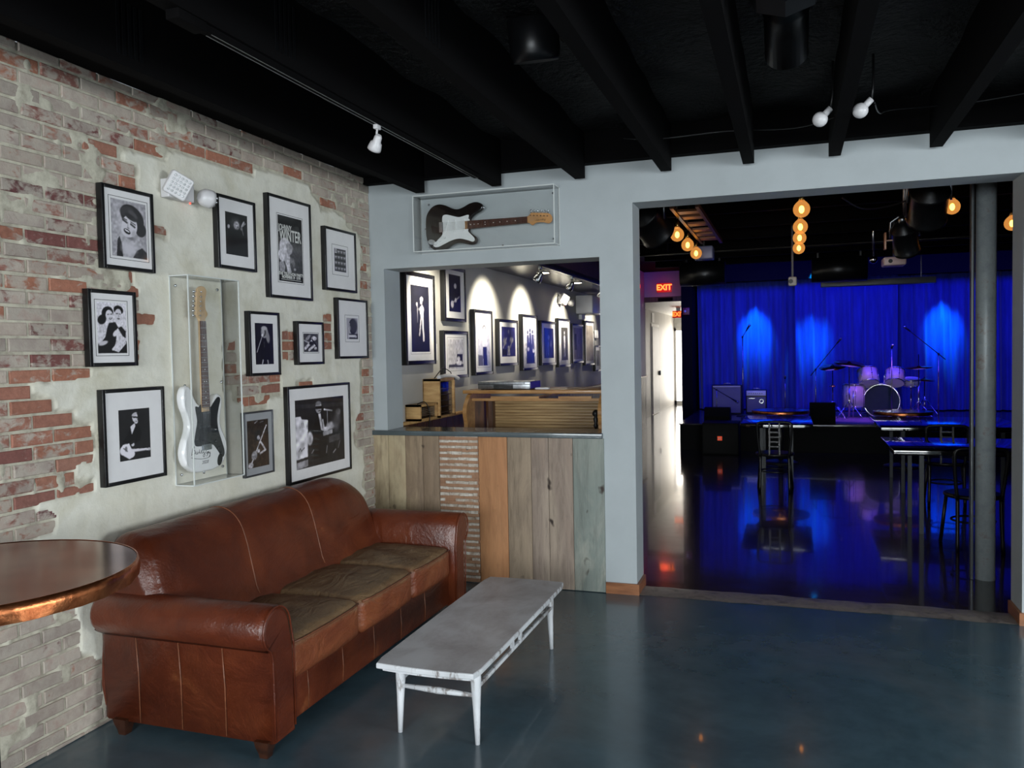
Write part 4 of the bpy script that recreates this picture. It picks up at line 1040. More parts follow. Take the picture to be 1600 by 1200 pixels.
def acrylic_case(lo, hi, axis, label, screws):
    """clear five-sided box on a wall: thin walls, whitish strips painting the edge glints, screws"""
    t = thing('display_case', label, 'display case', ((lo[0]+hi[0])/2, (lo[1]+hi[1])/2, lo[2]))
    th_ = .0035; x0, y0, z0 = lo; x1, y1, z1 = hi
    def pan(n, *b): build(n, MB().box(*b), M['acrylic'], t)
    if axis == 'x':
        pan('front_panel', x1-th_, x1, y0, y1, z0, z1)
        pan('side_panel', x0, x1-th_, y0, y0+th_, z0, z1); pan('side_panel', x0, x1-th_, y1-th_, y1, z0, z1)
    else:
        pan('front_panel', x0, x1, y0, y0+th_, z0, z1)
        pan('side_panel', x0, x0+th_, y0+th_, y1, z0, z1); pan('side_panel', x1-th_, x1, y0+th_, y1, z0, z1)
    pan('end_panel', x0+th_, x1-th_, y0+th_, y1-th_, z0, z0+th_); pan('end_panel', x0+th_, x1-th_, y0+th_, y1-th_, z1-th_, z1)
    e = MB(); r = .0028
    X = (x0, x1); Y = (y0, y1); Z = (z0, z1)
    for y in Y:
        for z in Z: e.box(x0, x1, y-r, y+r, z-r, z+r)
    for x in X:
        for z in Z: e.box(x-r, x+r, y0, y1, z-r, z+r)
        for y in Y: e.box(x-r, x+r, y-r, y+r, z0, z1)
    build('edge_glint', e, M['acr_edge'], t)
    for p in screws:
        q = (p[0]+.008, p[1], p[2]) if axis == 'x' else (p[0], p[1]-.008, p[2])
        build('screw', MB().lathe(p, q, [(0, .008), (.6, .0075), (1, .004)], 14), M['chrome'], t)
    return t
acrylic_case((.012, 3.335, 1.012), (.125, 3.728, 2.066), 'x', 'tall clear acrylic case around the white guitar on the plaster',
             [(.014, 3.372, 2.02), (.014, 3.372, 1.06), (.014, 3.69, 2.02), (.014, 3.69, 1.06), (.014, 3.70, 1.52)])
acrylic_case((.425, D-.135, 2.378), (1.462, D-.002, 2.768), 'y', 'clear acrylic case around the black guitar on the grey wall above the hatch',
             [(.49, D-.003, 2.725), (.49, D-.003, 2.42), (1.42, D-.003, 2.735), (1.42, D-.003, 2.425), (1.05, D-.003, 2.40)])
for pos, q in (((.030, 3.42, 1.90), 'x'), ((.035, D-.03, 2.40), 'y')): pass

# ------------------------------------------------------------------ emergency light on the plaster
M['ledwhite'] = mat('led_lens_white', (232, 234, 236), .15, var=.25, vs_=80, coat=.5)
def emergency(T, label, s=1.0, two=True):
    """T maps (right, up, out)"""
    t = thing('emergency_light', label, 'emergency light', T((0, 0, 0)))
    def bx(a, b_, c_, d_, e, f, mb=None, m=0):
        mb = mb or MB(); vs = [T((x*s, y*s, z*s)) for x in (a, b_) for y in (c_, d_) for z in (e, f)]
        return mb.add(vs, [(0, 1, 3, 2), (4, 6, 7, 5), (0, 4, 5, 1), (2, 3, 7, 6), (0, 2, 6, 4), (1, 5, 7, 3)], m)
    P = [(-.10, -.045), (.085, -.045), (.085, .045), (-.10, .045)]
    build('housing', MB().prism([(p[0]*s, p[1]*s) for p in P], 0, .05*s, T, 0, bev=.006*s), M['white_plastic'], t, fix=True)
    # square LED head turned towards the room
    c = Vector((-.065, .012, .080)); ax_ = Vector((-.50, -.22, .8)).normalized(); ang = math.radians(-16)
    X = Vector((math.cos(ang), math.sin(ang), 0)); X = (X-ax_*X.dot(ax_)).normalized(); Y = ax_.cross(X).normalized()
    def L2(p): q = c+X*p[0]+Y*p[1]+ax_*p[2]; return T((q.x*s, q.y*s, q.z*s))
    sq = smoothpts([(-.058, -.050), (-.050, -.058), (.050, -.058), (.058, -.050), (.058, .050), (.050, .058), (-.050, .058), (-.058, .050)], 1)
    h = build('lamp_head', MB().prism(sq, -.022, .012, L2, 0, bev=.006), M['white_plastic'], t, fix=True)
    led = MB()
    for i in range(5):
        for j in range(5): led.ball(L2((-.038+.019*i, -.038+.019*j, .013)), .0068*s, n=8)
    build('reflector', led, M['ledwhite'], h)
    c2 = Vector((.130, -.01, .070))
    a_ = Vector((c2.x-.035, c2.y, c2.z)); b2 = Vector((c2.x+.032, c2.y-.010, c2.z+.022))
    f = lambda v: T((v.x*s, v.y*s, v.z*s))
    h2 = build('lamp_head', MB().lathe(f(a_), f(b2), [(0, .018*s), (.12, .034*s), (.35, .044*s), (.75, .048*s), (1, .047*s)], 24), M['white_plastic'], t)
    led = MB()
    for i in range(9):
        an = 2*PI*i/9; d = (b2-a_).normalized(); q = b2+d*.002+Vector((0, math.cos(an)*.031, math.sin(an)*.031)); led.ball(f(q), .009*s, n=8)
    build('reflector', led, M['chrome'], h2)
    ld = MB().ball(T((.075*s, -.05*s, .03*s)), .004*s, n=8)
    build('indicator', ld, mat('led_red', (255, 70, 50), emit=(255, 60, 40), es=3), t)
    return t
emergency(lambda p: (.012+p[2], 3.395+p[0], 2.495+p[1]), 'white emergency light with two lamp heads on the plaster', 1.0)

# ------------------------------------------------------------------ things under the lounge ceiling
t = thing('light_track', 'thin black light track running along a ceiling joist', 'light track', (1.045, 3.6, 2.78))
build('rail', MB().box(1.028, 1.062, 2.35, 4.95, 2.775, 2.799), M['joist'], t)
build('end_cap', MB().box(1.018, 1.072, 2.22, 2.36, 2.765, 2.799, b=.004), M['hallgrey'] if False else M['joist'], t)
for x in (1.034, 1.056): build('groove', MB().box(x-.002, x+.002, 2.4, 4.95, 2.7735, 2.776), M['steel'], t)
def tracklight(x, y, z, aim, label, s=1.0, mt_=None, group=None, cat='spotlight'):
    t = thing('track_spotlight', label, cat, (x, y, z), group); mt_ = mt_ or M['white_plastic']
    build('adapter', MB().box(x-.016*s, x+.016*s, y-.028*s, y+.028*s, z-.03*s, z, b=.003), mt_, t)
    p = Vector((x, y, z-.10*s)); build('arm', MB().tube([(x, y, z-.028*s), (x-.004*s, y, z-.06*s), p], .0075*s, 10), mt_, t)
    d = Vector(aim).normalized(); a = p-d*.035*s; b_ = p+d*.075*s
    h = build('head', MB().lathe(a, b_, [(0, .018*s), (.15, .026*s), (.45, .028*s), (.55, .040*s), (.85, .046*s), (1, .047*s)], 24), mt_, t)
    build('lens', MB().lathe(b_, b_+d*.003*s, [(0, .040*s), (1, .036*s)], 24), M['chrome'], h)
    return t
tracklight(1.045, 3.62, 2.776, (-.55, .35, -.75), 'white track spotlight hanging from the black track over the lounge', .72)
def globe(x, y, z, label):
    t = thing('globe_light', label, 'ceiling lamp', (x, y, z), 'white globe lamps by the partition')
    build('socket', MB().cone((x+.05, y, z+.05), (x+.015, y, z+.015), .016, n=14), M['white_plastic'], t)
    build('stem', MB().tube([(x+.05, y, z+.05), (x+.06, y+.01, z+.12), (x+.06, y+.01, 3.08)], .006, 8), M['black'], t)
    build('bulb', MB().ball((x, y, z), .037, n=28), M['white_plastic'], t)
globe(3.10, 4.45, 2.795, 'white globe lamp under the ceiling, on the sofa side of the joist')
globe(3.285, 4.42, 2.81, 'white globe lamp under the ceiling, on the far-right side of the joist')
M['duct'] = mat('black_duct', (22, 23, 26), .35, .4, var=.3)
t = thing('ceiling_duct', 'black round duct with an octagonal cap hanging between the joists', 'duct', (2.95, 3.2, 3.1))
build('pipe', MB().lathe((2.945, 3.15, 3.11), (2.945, 3.62, 2.86), [(0, .085), (.5, .085), (.52, .09), (.56, .09), (.58, .085), (1, .085)], 28), M['duct'], t)
build('cap', MB().lathe((2.945, 3.0, 2.93), (2.945, 3.06, 2.90), [(0, .135), (1, .135)], 8, smooth=False), M['duct'], t)
t = tag(build('ceiling_fan_vent', MB().lathe((1.90, 3.45, 3.10), (1.90, 3.50, 2.93), [(0, .11), (.8, .11), (1, .10)], 28), M['duct']), 'short black round vent between the left joists', 'vent')
def cable(pts, label, r=.004, name='cable'):
    tag(build(name, MB().tube(smoothpts(pts, 6, False), r, 6), M['duct']), label, 'cable')
cable([(1.98, 5.05, 2.96), (2.2, 5.0, 2.92), (2.6, 5.02, 2.93), (3.0, 4.9, 2.88), (3.25, 4.6, 2.86)], 'black cable drooping between joists towards the globe lamps')
cable([(3.35, 4.42, 2.84), (3.4, 4.7, 2.86), (3.5, 5.0, 2.95), (3.9, 5.1, 2.97), (4.3, 5.0, 2.98)], 'black cable running right from the globe lamps')
mb = MB()
for dx in (-.035, -.02, -.005, .012, .028): pass
# perforated joist straps
for i, x in enumerate((.46, 1.04, 1.63)):
    mb = MB(); yc = (2.55, 2.75, 2.85)[i]
    for k in range(5): mb.box(x+.0345, x+.037, yc+.03*k, yc+.03*k+.016, 2.84, 3.05)
    tag(build('joist_strap', mb, M['duct']), 'perforated metal strap on the %s joist from the brick wall' % ('first', 'second', 'third')[i], 'metal strap')
# ================================================================== HALL: PICTURE WALL
GF = {  # blue tint in some grounds is stage-light reflection painted in
 'g1': ((5.905, 6.49, 1.565, 2.325), (.20, .80, .14, .86), ((26, 26, 40), [('n', .2, 10), ('e', .58, .80, .09, .035, 0, 225, .3), ('e', .56, .75, .06, .03, 0, 190, .4), ('p', [(.46, .66), (.60, .72), (.70, .66), (.66, .52), (.52, .52)], 215), ('l', .54, .52, .44, .26, .03, 175), ('l', .62, .52, .66, .18, .04, 205), ('e', .32, .72, .04, .025, 0, 205, .4), ('l', .34, .70, .33, .44, .01, 170), ('l', .34, .66, .50, .62, .02, 120)]), 'tall black-framed print of a standing singer, first from the hatch side', .035),
 'g2': ((6.70, 7.20, 1.945, 2.44), (.22, .76, .18, .86), ((20, 20, 32), [('n', .2, 10), ('e', .54, .70, .11, .07, 0, 205, .3), ('p', [(.3, .0), (.3, .40), (.5, .56), (.8, .45), (.85, .0)], 28), ('e', .26, .20, .12, .10, 30, 190, .2), ('l', .30, .24, .88, .42, .025, 165), ('e', .56, .32, .08, .06, 0, 210, .4)]), 'upper black-framed print of a guitarist beside the tall singer print', .030),
 'g3': ((6.66, 7.24, 1.425, 1.86), (.18, .80, .20, .82), ((205, 202, 206), [('l', .02, .84, .95, .84, .004, 150), ('l', .05, .74, .9, .74, .004, 130), ('p', [(.56, .22), (.92, .22), (.92, .50), (.56, .50)], 34), ('e', .66, .34, .10, .08, 0, 225, .3), ('p', [(.02, .04), (.98, .04), (.98, .14), (.60, .24), (.40, .16), (.02, .14)], 70), ('e', .70, .20, .20, .08, 0, 230, .3), ('n', .3, 20)]), 'pale black-framed print hanging below the guitarist print', .030),
 'g4': ((7.40, 7.915, 1.435, 2.08), (.20, .82, .14, .84), ((196, 194, 205), [('e', .56, .84, .13, .06, 0, 60, .3), ('e', .56, .82, .09, .05, 0, 225, .3), ('p', [(.38, .44), (.40, .72), (.50, .78), (.68, .76), (.80, .50), (.74, .40)], 230), ('p', [(.44, .0), (.42, .42), (.74, .42), (.80, .0)], 34), ('l', .38, .72, .24, .60, .03, 210), ('l', .76, .6, .92, .36, .04, 215), ('p', [(0, 0), (.42, 0), (.42, .22), (0, .25)], 90), ('n', .2, 20)]), 'tall black-framed print of a standing woman in white, third along the hall wall', .030),
 'g5': ((8.10, 8.74, 1.51, 2.01), (.16, .86, .20, .84), ((44, 44, 96), [('n', .4, 8), ('e', .50, .84, .05, .06, 0, 150, .5), ('e', .22, .50, .12, .12, 0, 130, .6), ('e', .72, .56, .14, .10, 0, 120, .6), ('p', [(.40, .04), (.44, .36), (.56, .36), (.60, .04)], 165), ('l', .1, .3, .35, .62, .02, 160), ('l', .6, .3, .8, .6, .02, 150), ('p', [(.04, .04), (.34, .04), (.34, .24), (.04, .24)], 22), ('n', .5, 22)]), 'square black-framed stage print on the hall wall, blue reflection painted in', .030),
 'g6': ((8.90, 9.49, 1.44, 2.09), (.18, .86, .12, .84), ((226, 224, 222), [('e', .26, .78, .06, .05, 0, 50, .4), ('e', .48, .84, .07, .05, 0, 50, .4), ('e', .72, .80, .07, .05, 0, 60, .4), ('p', [(.12, .30), (.20, .72), (.34, .72), (.44, .30)], 60), ('p', [(.36, .24), (.42, .78), (.56, .78), (.66, .24)], 48), ('p', [(.60, .22), (.64, .74), (.82, .74), (.92, .22)], 76), ('p', [(.1, 0), (.14, .34), (.86, .34), (.92, 0)], 36), ('e', .30, .36, .10, .05, 0, 225, .4), ('e', .80, .32, .10, .05, 0, 225, .4), ('n', .5, 24)]), 'tall black-framed print of a group in dark suits on the hall wall', .030),
 'g7': ((9.64, 10.31, 1.485, 2.04), (.20, .84, .16, .84), ((26, 26, 44), [('n', .3, 10), ('e', .48, .70, .10, .08, 0, 130, .5), ('l', .46, .64, .42, .12, .03, 120), ('e', .70, .48, .10, .12, 0, 100, .6), ('l', .2, .1, .4, .5, .02, 100), ('n', .5, 24)]), 'dark framed print with painted-in blue reflection left of the floodlit figure print', .030),
 'g8': ((10.42, 11.05, 1.445, 2.095), (.26, .78, .14, .82), ((62, 60, 46), [('e', .48, .84, .08, .05, 0, 225, .4), ('p', [(.38, .36), (.36, .72), (.46, .78), (.60, .72), (.58, .36)], 205), ('l', .44, .38, .42, .12, .03, 190), ('l', .54, .38, .58, .12, .03, 190), ('n', .4, 24)]), 'black-framed print of a lone bright figure on a brown ground', .030),
 'g9': ((11.15, 11.80, 1.485, 2.045), (.12, .88, .10, .90), ((150, 140, 140), [('p', [(.12, .30), (.12, .80), (.34, .80), (.34, .30)], 66), ('n', .2, 10)]), 'pale framed print, third from the end of the hall pictures', .026),
 'g10': ((11.90, 12.50, 1.44, 2.11), (.12, .88, .10, .90), ((160, 150, 142), [('n', .25, 10)]), 'pale framed print, second from the end of the hall pictures', .026),
 'g11': ((12.56, 12.92, 1.335, 1.74), (.2, .8, .2, .8), ((130, 128, 128), [('p', [(.2, .1), (.5, .8), (.8, .1)], 66), ('n', .25, 10)]), 'small low framed print at the far end of the hall pictures', .020)}
for k, (o_, fr, (bg_, ops), lab, f_) in GF.items():
    w_ = o_[1]-o_[0]; h_ = o_[3]-o_[2]
    picture(o_, (o_[0]+w_*fr[0], o_[0]+w_*fr[1], o_[2]+h_*fr[2], o_[2]+h_*fr[3]), ops, bg_, lab, 110, border=.018 if k in ('g1', 'g3', 'g4') else 0, xw=.003, depth=.045, fw_=f_)
for y, z in ((6.57, 1.60), (7.24, 2.02), (7.97, 1.50), (8.79, 1.53)):
    tag(build('wall_label', MB().box(.002, .006, y-.03, y+.035, z-.005, z+.14), M['white']), 'white caption card beside the framed print of %s' % {6.57: 'the tall singer', 7.24: 'the upper guitarist', 7.97: 'the woman in white', 8.79: 'the stage'}[y], 'wall label')
# wall lights over the pictures: a track under the soffit with spot heads, and recessed downlights
M['lamp_on'] = mat('lit_lamp', (255, 244, 220), .3, emit=(255, 240, 205), es=12)
t = thing('light_track', 'bright metal light track along the edge of the black soffit', 'light track', (.61, 9, 2.5))
build('rail', MB().box(.60, .635, 6.0, 12.3, 2.497, 2.520), M['steel'], t)
WARM = (1.0, .93, .74)
for i, y in enumerate((6.10, 7.75, 8.97, 10.55, 12.3)):
    tt = tracklight(.617, y, 2.497, (-.62, .12, -.77), 'spotlight head on the soffit track, number %d from the partition' % (i+1) if False else 'metal spotlight on the soffit track aimed at the wall %s' % ('above the tall singer print', 'above the woman in white', 'above the group in suits', 'above the lone bright figure', 'beyond the last large prints')[i], .9, M['steel'], 'spotlights on the soffit track')
    light('picture_spot', 'SPOT', (.60, y, 2.45), (85, 105, 105, 115, 60)[i], WARM, (0.0, y+(.30 if i == 0 else .05), 1.95), spot_size=math.radians(80), spot_blend=.8, shadow_soft_size=.02)
for i, y in enumerate((8.6, 10.05)):
    t = thing('recessed_light', 'round recessed downlight in the black soffit, %s the partition' % ('nearest', 'second from', 'third from')[i], 'ceiling light', (.34, y, 2.515), 'recessed lights in the soffit')
    build('trim_ring', MB().lathe((.40, y, 2.512), (.40, y, 2.5205), [(0, .075), (1, .08)], 24), M['steel'], t)
    build('lens', MB().lathe((.40, y, 2.510), (.40, y, 2.513), [(0, .058), (1, .058)], 24), M['lamp_on'], t)
t = thing('wall_speaker', 'white box wall speaker high on the hall wall', 'speaker', (.12, 11.9, 2.2))
build('cabinet', MB().box(.004, .26, 11.5, 12.1, 2.19, 2.46, b=.02), M['white_plastic'], t)
build('bracket', MB().box(.004, .05, 11.7, 11.9, 2.12, 2.19), M['white_plastic'], t)
emergency(lambda p: (.004+p[2], 10.72+p[0]*1.5, 2.34+p[1]*1.1), 'white emergency light on the hall wall under the black soffit', 1.0)
tag(build('thermostat', MB().box(.002, .04, 12.62, 12.80, 1.86, 1.98, b=.006), M['white_plastic']), 'small white control box above the last small print', 'thermostat')

# roll-top desk with the silver player on it
M['oak'] = mat('oak', (188, 142, 88), .38, vs_=5, stretch=(1, 5, 5), c2=(150, 104, 58), coat=.2)
M['tambour'] = mat('slatted_wood', (172, 142, 98), .5, vs_=9, stretch=(.35, 1, 6), c2=(128, 98, 62))
t = thing('roll_top_desk', 'light oak roll-top desk with a slatted back behind the hatch', 'desk', (1.1, 6.8, 0))
S = [(6.42, .0), (6.42, .74), (6.43, .80), (6.455, .95), (6.47, 1.05), (6.44, 1.14), (6.47, 1.22), (6.55, 1.295), (6.62, 1.305), (7.05, 1.305), (7.05, 0)]
for x0 in (.30, 1.475):
    pts = smoothpts(S[1:8], 3, False); pts = [S[0]]+pts+S[8:]
    build('side_panel', MB().prism(pts, x0, x0+.035, lambda p: (p[2], p[0], p[1]), 0), M['oak'], t, fix=True)
build('desk_top', MB().box(.28, 1.53, 6.50, 7.08, 1.305, 1.335, b=.005), M['oak'], t)
b_ = MB(); b_.box(.34, 1.475, 6.56, 6.60, 1.24, 1.262, 0); b_.box(.52, .95, 6.545, 6.57, 1.262, 1.280, 0); b_.box(1.12, 1.4, 6.545, 6.57, 1.262, 1.280, 0)
build('front_moulding', b_, M['oak'], t)
mb = MB(); z = .80
while z < 1.235: mb.box(.50, 1.475, 6.70, 6.716, z, z+.0235, b=.004); z += .0255
mb.box(.50, 1.475, 6.716, 6.725, .76, 1.24)
build('tambour', mb, M['tambour'], t)
mb = MB(); mb.box(.335, .42, 6.64, 6.76, .76, 1.24); mb.cone((.445, 6.66, .76), (.445, 6.66, 1.24), .014); mb.box(.46, .50, 6.64, 6.73, .76, 1.24)
build('inner_post', mb, M['darkwood'], t)
build('writing_surface', MB().box(.335, 1.475, 6.45, 7.04, .74, .765), M['oak'], t)
tag(build('lock_plate', MB().lathe((1.40, 6.695, 1.00), (1.40, 6.695, 1.16), [(0, .012), (.15, .02), (.3, .012), (.5, .022), (.62, .012), (.75, .03), (.9, .024), (1, .008)], 12), M['black']), 'black metal ornament hanging on the desk slats', 'ornament')
t = thing('video_player', 'silver and blue-sided disc player on the roll-top desk', 'disc player', (.62, 6.72, 1.336))
build('case', MB().box(.40, .87, 6.56, 6.86, 1.341, 1.405, b=.004), M['steel'], t)
build('front_panel', MB().box(.545, .72, 6.553, 6.562, 1.345, 1.378), M['black_gloss'], t)
mb = MB(); mb.box(.40, .87, 6.555, 6.561, 1.379, 1.384, 0); build('front_groove', mb, M['black'], t)
build('side_panel', MB().box(.868, .874, 6.57, 6.85, 1.345, 1.402), mat('blue_metal', (62, 52, 120), .3), t)
mb = MB(); [mb.cone((.78+.02*i, 6.556, 1.392), (.78+.02*i, 6.552, 1.392), .005, n=10) for i in range(3)]; build('button', mb, M['chrome'], t)
mb = MB(); [mb.box(x, x+.02, y, y+.02, 1.335, 1.342) for x in (.42, .84) for y in (6.58, 6.82)]; build('rubber_feet', mb, M['black'], t)
tag(build('remote_control', MB().rbox((.90, 6.60, 1.336), (1.02, 6.66, 1.352), .007, 3), M['white_plastic']), 'white remote control on the desk beside the player', 'remote control')
# two wooden wall boxes with electronics on the cap rail
def wbox(y0, y1, z0, z1, dep, label, vertical):
    t = thing('wooden_equipment_box', label, 'equipment box', (.1, (y0+y1)/2, z0))
    mb = MB(); w_ = .018
    mb.box(.008, dep, y0, y0+w_, z0, z1); mb.box(.008, dep, y1-w_, y1, z0, z1); mb.box(.008, dep, y0, y1, z0, z0+w_); mb.box(.008, dep, y0, y1, z1-w_, z1); mb.box(.004, .012, y0, y1, z0, z1)
    build('box', mb, M['lightwood'], t)
    u_ = thing('amplifier_rack' if not vertical else 'network_unit', ('black rack unit inside the low wooden box', 'black network unit inside the tall wooden box')[vertical], 'electronics', (.06, (y0+y1)/2, z0+w_))
    build('case', MB().box(.014, dep-.02, y0+w_+.004, y1-w_-.004, z0+w_, z1-w_-.01, b=.003), M['black_gloss'], u_)
    mb = MB(); n = 4 if not vertical else 5
    for i in range(n):
        zz = z0+w_+.02+(z1-z0-2*w_-.04)*i/n; mb.box(dep-.021, dep-.017, y0+w_+.02, y1-w_-.02, zz, zz+.006)
    build('vent_slats', mb, M['steel'], u_)
    return t
wbox(5.95, 6.29, 1.113, 1.245, .14, 'low pine box on the cap rail nearest the partition', 0)
wbox(6.29, 6.62, 1.113, 1.44, .16, 'tall pine box on the cap rail beside the low one', 1)
cable([(.10, 5.98, 1.25), (.13, 6.05, 1.262), (.165, 6.06, 1.20), (.16, 6.07, 1.10), (.12, 6.07, .95)], 'black cable looping over the low pine box', .004)
cable([(.10, 6.32, 1.446), (.13, 6.36, 1.50), (.10, 6.5, 1.53), (.12, 6.62, 1.49), (.12, 6.64, 1.44)], 'thin cable arched over the tall pine box', .004)
tag(build('cable_bundle', MB().tube(smoothpts([(.12, 6.36, 1.452), (.13, 6.5, 1.462), (.15, 6.62, 1.455), (.16, 6.70, 1.43)], 5, False), .017, 8), M['white_plastic']), 'white cable bundle on top of the tall pine box', 'cable')

# ================================================================== HALL: OPENING VIEW
# steel column and conduit
def metal_column():
    mt, nt, b = newmat('worn_grey_pipe'); v = coord(nt)
    n1 = noise(nt, v, 8, 7, .7); c = ramp(nt, n1, [(.3, rgb(136, 144, 148)), (.55, rgb(160, 168, 170)), (.68, rgb(140, 126, 118)), (.78, rgb(96, 66, 54))])
    nt.links.new(c, b.inputs['Base Color']); b.inputs['Roughness'].default_value = .45; b.inputs['Metallic'].default_value = .2
    bump(nt, b, noise(nt, v, 60, 5, .6), .3, .003); return mt
tag(build('column', MB().lathe((4.235, 6.45, 0), (4.235, 6.45, HZ), [(0, .064), (1, .064)], 32), metal_column()), 'worn grey steel pipe column just inside the wide opening', 'column')
tag(build('conduit', MB().box(4.135, 4.155, 6.40, 6.46, 0, HZ, b=.004), mat('conduit_grey', (84, 88, 90), .4, .5)), 'thin flat metal strip running up beside the steel column', 'conduit')
M['blacktop'] = mat('black_glass_tabletop', (12, 12, 15), .07, var=.2, coat=1.0)
M['leggrey'] = mat('grey_table_leg', (58, 62, 64), .5, .2)
def rect_table(x0, x1, y0, y1, label, z=.75):
    t = thing('rectangular_table', label, 'table', ((x0+x1)/2, (y0+y1)/2, 0), 'black rectangular tables in the hall')
    build('table_top', MB().box(x0, x1, y0, y1, z-.045, z, b=.006), M['blacktop'], t)
    for x in (x0+.24, x1-.24):
        for y in (y0+.16, y1-.16): build('leg', MB().box(x-.018, x+.018, y-.018, y+.018, 0, z-.045), M['leggrey'], t)
    return t
rect_table(2.37, 3.19, 10.06, 11.35, 'black rectangular table under the left round table, behind the single chair')
rect_table(3.785, 5.25, 7.72, 8.80, 'nearest black rectangular table beside the steel column')
rect_table(3.89, 5.35, 9.88, 11.35, 'farther black rectangular table, below the dark red round table')
round_table(2.80, 12.3, .39, .76, 'round copper-edged table left of centre in front of the stage', 'round table', 'round tables before the stage', n=48, name='round_table')
round_table(4.38, 12.2, .37, .76, 'round dark red-edged table in front of the drum kit', 'round table', 'round tables before the stage', n=48, name='round_table')
M['chairblack'] = mat('black_chair_lacquer', (11, 11, 13), .38, var=.2, spec=.35)
def chair(x, y, rz, label):
    t = thing('bistro_chair', label, 'chair', (0, 0, 0), 'black bistro chairs in the hall')
    m_ = M['chairblack']
    build('seat', MB().lathe((0, 0, .44), (0, 0, .475), [(0, .195), (.3, .205), (.8, .205), (1, .19)], 28), m_, t)
    for sx in (-1, 1):
        build('leg', MB().tube(smoothpts([(sx*.155, -.185, 0), (sx*.150, -.165, .25), (sx*.148, -.155, .46)], 3, False), .014, 8), m_, t)
        build('leg', MB().tube([(sx*.185, .185, 0), (sx*.150, .150, .44)], .014, 8), m_, t)
    P = [(-.150, -.158, .44), (-.168, -.175, .62), (-.180, -.20, .80), (-.172, -.205, .85), (-.14, -.208, .872), (0, -.212, .88), (.14, -.208, .872), (.172, -.205, .85), (.180, -.20, .80), (.168, -.175, .62), (.150, -.158, .44)]
    bk = build('backrest', MB().tube(smoothpts(P, 3, False), .014, 8), m_, t)
    mb = MB(); 
    for z in (.56, .62, .68, .74, .80): mb.box(-.052, .052, -.19-(z-.56)*.08, -.178-(z-.56)*.08, z, z+.016)
    mb.box(-.060, -.044, -.196, -.170, .46, .87); mb.box(.044, .060, -.196, -.170, .46, .87)
    build('ladder_splat', mb, m_, bk)
    ring = [(.15*math.cos(a), .15*math.sin(a), .24) for a in [2*PI*i/28 for i in range(28)]]
    build('stretcher_ring', MB().tube(ring, .009, 8, closed=True), m_, t)
    t.location = (x, y, 0); t.rotation_euler = (0, 0, rz); return t
c0 = chair(2.765, 9.95, 0, 'single black bistro chair at the left rectangular table')
c0.scale = (1.05, 1.05, .92)
for x, y, rz, lab in ((4.34, 7.42, .08, 'black bistro chair with a slatted back closest to the steel column'), (4.46, 9.42, -.1, 'black bistro chair between the two right-hand tables'), (4.98, 7.45, .1, 'black bistro chair at the near table, hidden behind the steel column')):
    c = dup(c0, (x, y, 0), rz, lab); c.scale = (1.05, 1.05, .95)

# stage, curtain
mb = MB(); mb.box(1.2, 9.35, 13.65, 17.19, 0, .41, 0); mb.box(1.18, 9.35, 13.63, 17.19, .41, .43, 1)
tag(build('stage', mb, [mat('stage_front_black', (11, 13, 15), .7, spec=.15, var=.2), mat('stage_deck', (58, 58, 70), .22, var=.3, coat=.3)]), 'low black stage platform across the back of the hall', 'stage')
rug = MB().box(3.45, 5.0, 13.72, 16.4, .431, .439); tag(build('rug', rug, mat('grey_rug', (120, 112, 130), .9, var=.2, vs_=30)), 'pale rug under the drum kit on the stage', 'rug')
def velvet():
    mt, nt, b = newmat('blue_velvet'); v = coord(nt, (1, 1, .15))
    nt.links.new(ramp(nt, noise(nt, v, 10, 5, .6), [(.3, rgb(28, 44, 130)), (.7, rgb(44, 66, 170))]), b.inputs['Base Color'])
    b.inputs['Roughness'].default_value = .85; b.inputs['Sheen Weight'].default_value = .3; return mt
M['velvet'] = velvet()
def curtain(x0, x1, label, seed, y=16.75):
    r_ = random.Random(seed); t = thing('stage_curtain', label, 'curtain', ((x0+x1)/2, y, .45), 'blue stage curtains')
    n = int((x1-x0)*70); ph = [r_.uniform(0, 6.3) for _ in range(6)]
    def fn(u, v):
        x = x0+(x1-x0)*u; z = .45+2.50*v
        k = .06*math.sin(x*21+ph[0]+.8*math.sin(x*3+ph[1]))+.028*math.sin(x*47+ph[2]+v*1.2)+.03*math.sin(x*6+ph[3])
        k *= 1.0-.45*v; sw = .03*math.sin(x*9+ph[4])*(1-v)
        return (x+sw, y-.05+k, z)
    mb = MB().grid(fn, n, 16); b = len(mb.v); m2 = MB().grid(lambda u, v: (fn(u, v)[0], fn(u, v)[1]+.012, fn(u, v)[2]), n, 16)
    mb.add(m2.v, [f[::-1] for f in m2.f], 0, True)
    build('drape', mb, M['velvet'], t)
    build('rod', MB().cone((x0-.02, y, 2.975), (x1+.02, y, 2.975), .018, n=12), M['black'], t)
curtain(1.16, 3.09, 'leftmost blue stage curtain, behind the amplifiers', 3, 16.86)
curtain(3.02, 4.80, 'middle blue stage curtain, behind the drum kit', 5, 16.58)
curtain(4.74, 9.3, 'wide right-hand blue stage curtain', 8, 16.86)
tag(build('valance', MB().box(1.135, 9.38, 15.86, 15.92, 2.90, 3.29), M['hallblack']), 'black valance board above the stage curtains', 'valance')
tag(build('stage_side_leg', MB().box(.92, 1.13, 16.2, 17.15, 0, 3.28), M['hallblack']), 'black side panel at the left end of the stage', 'panel')
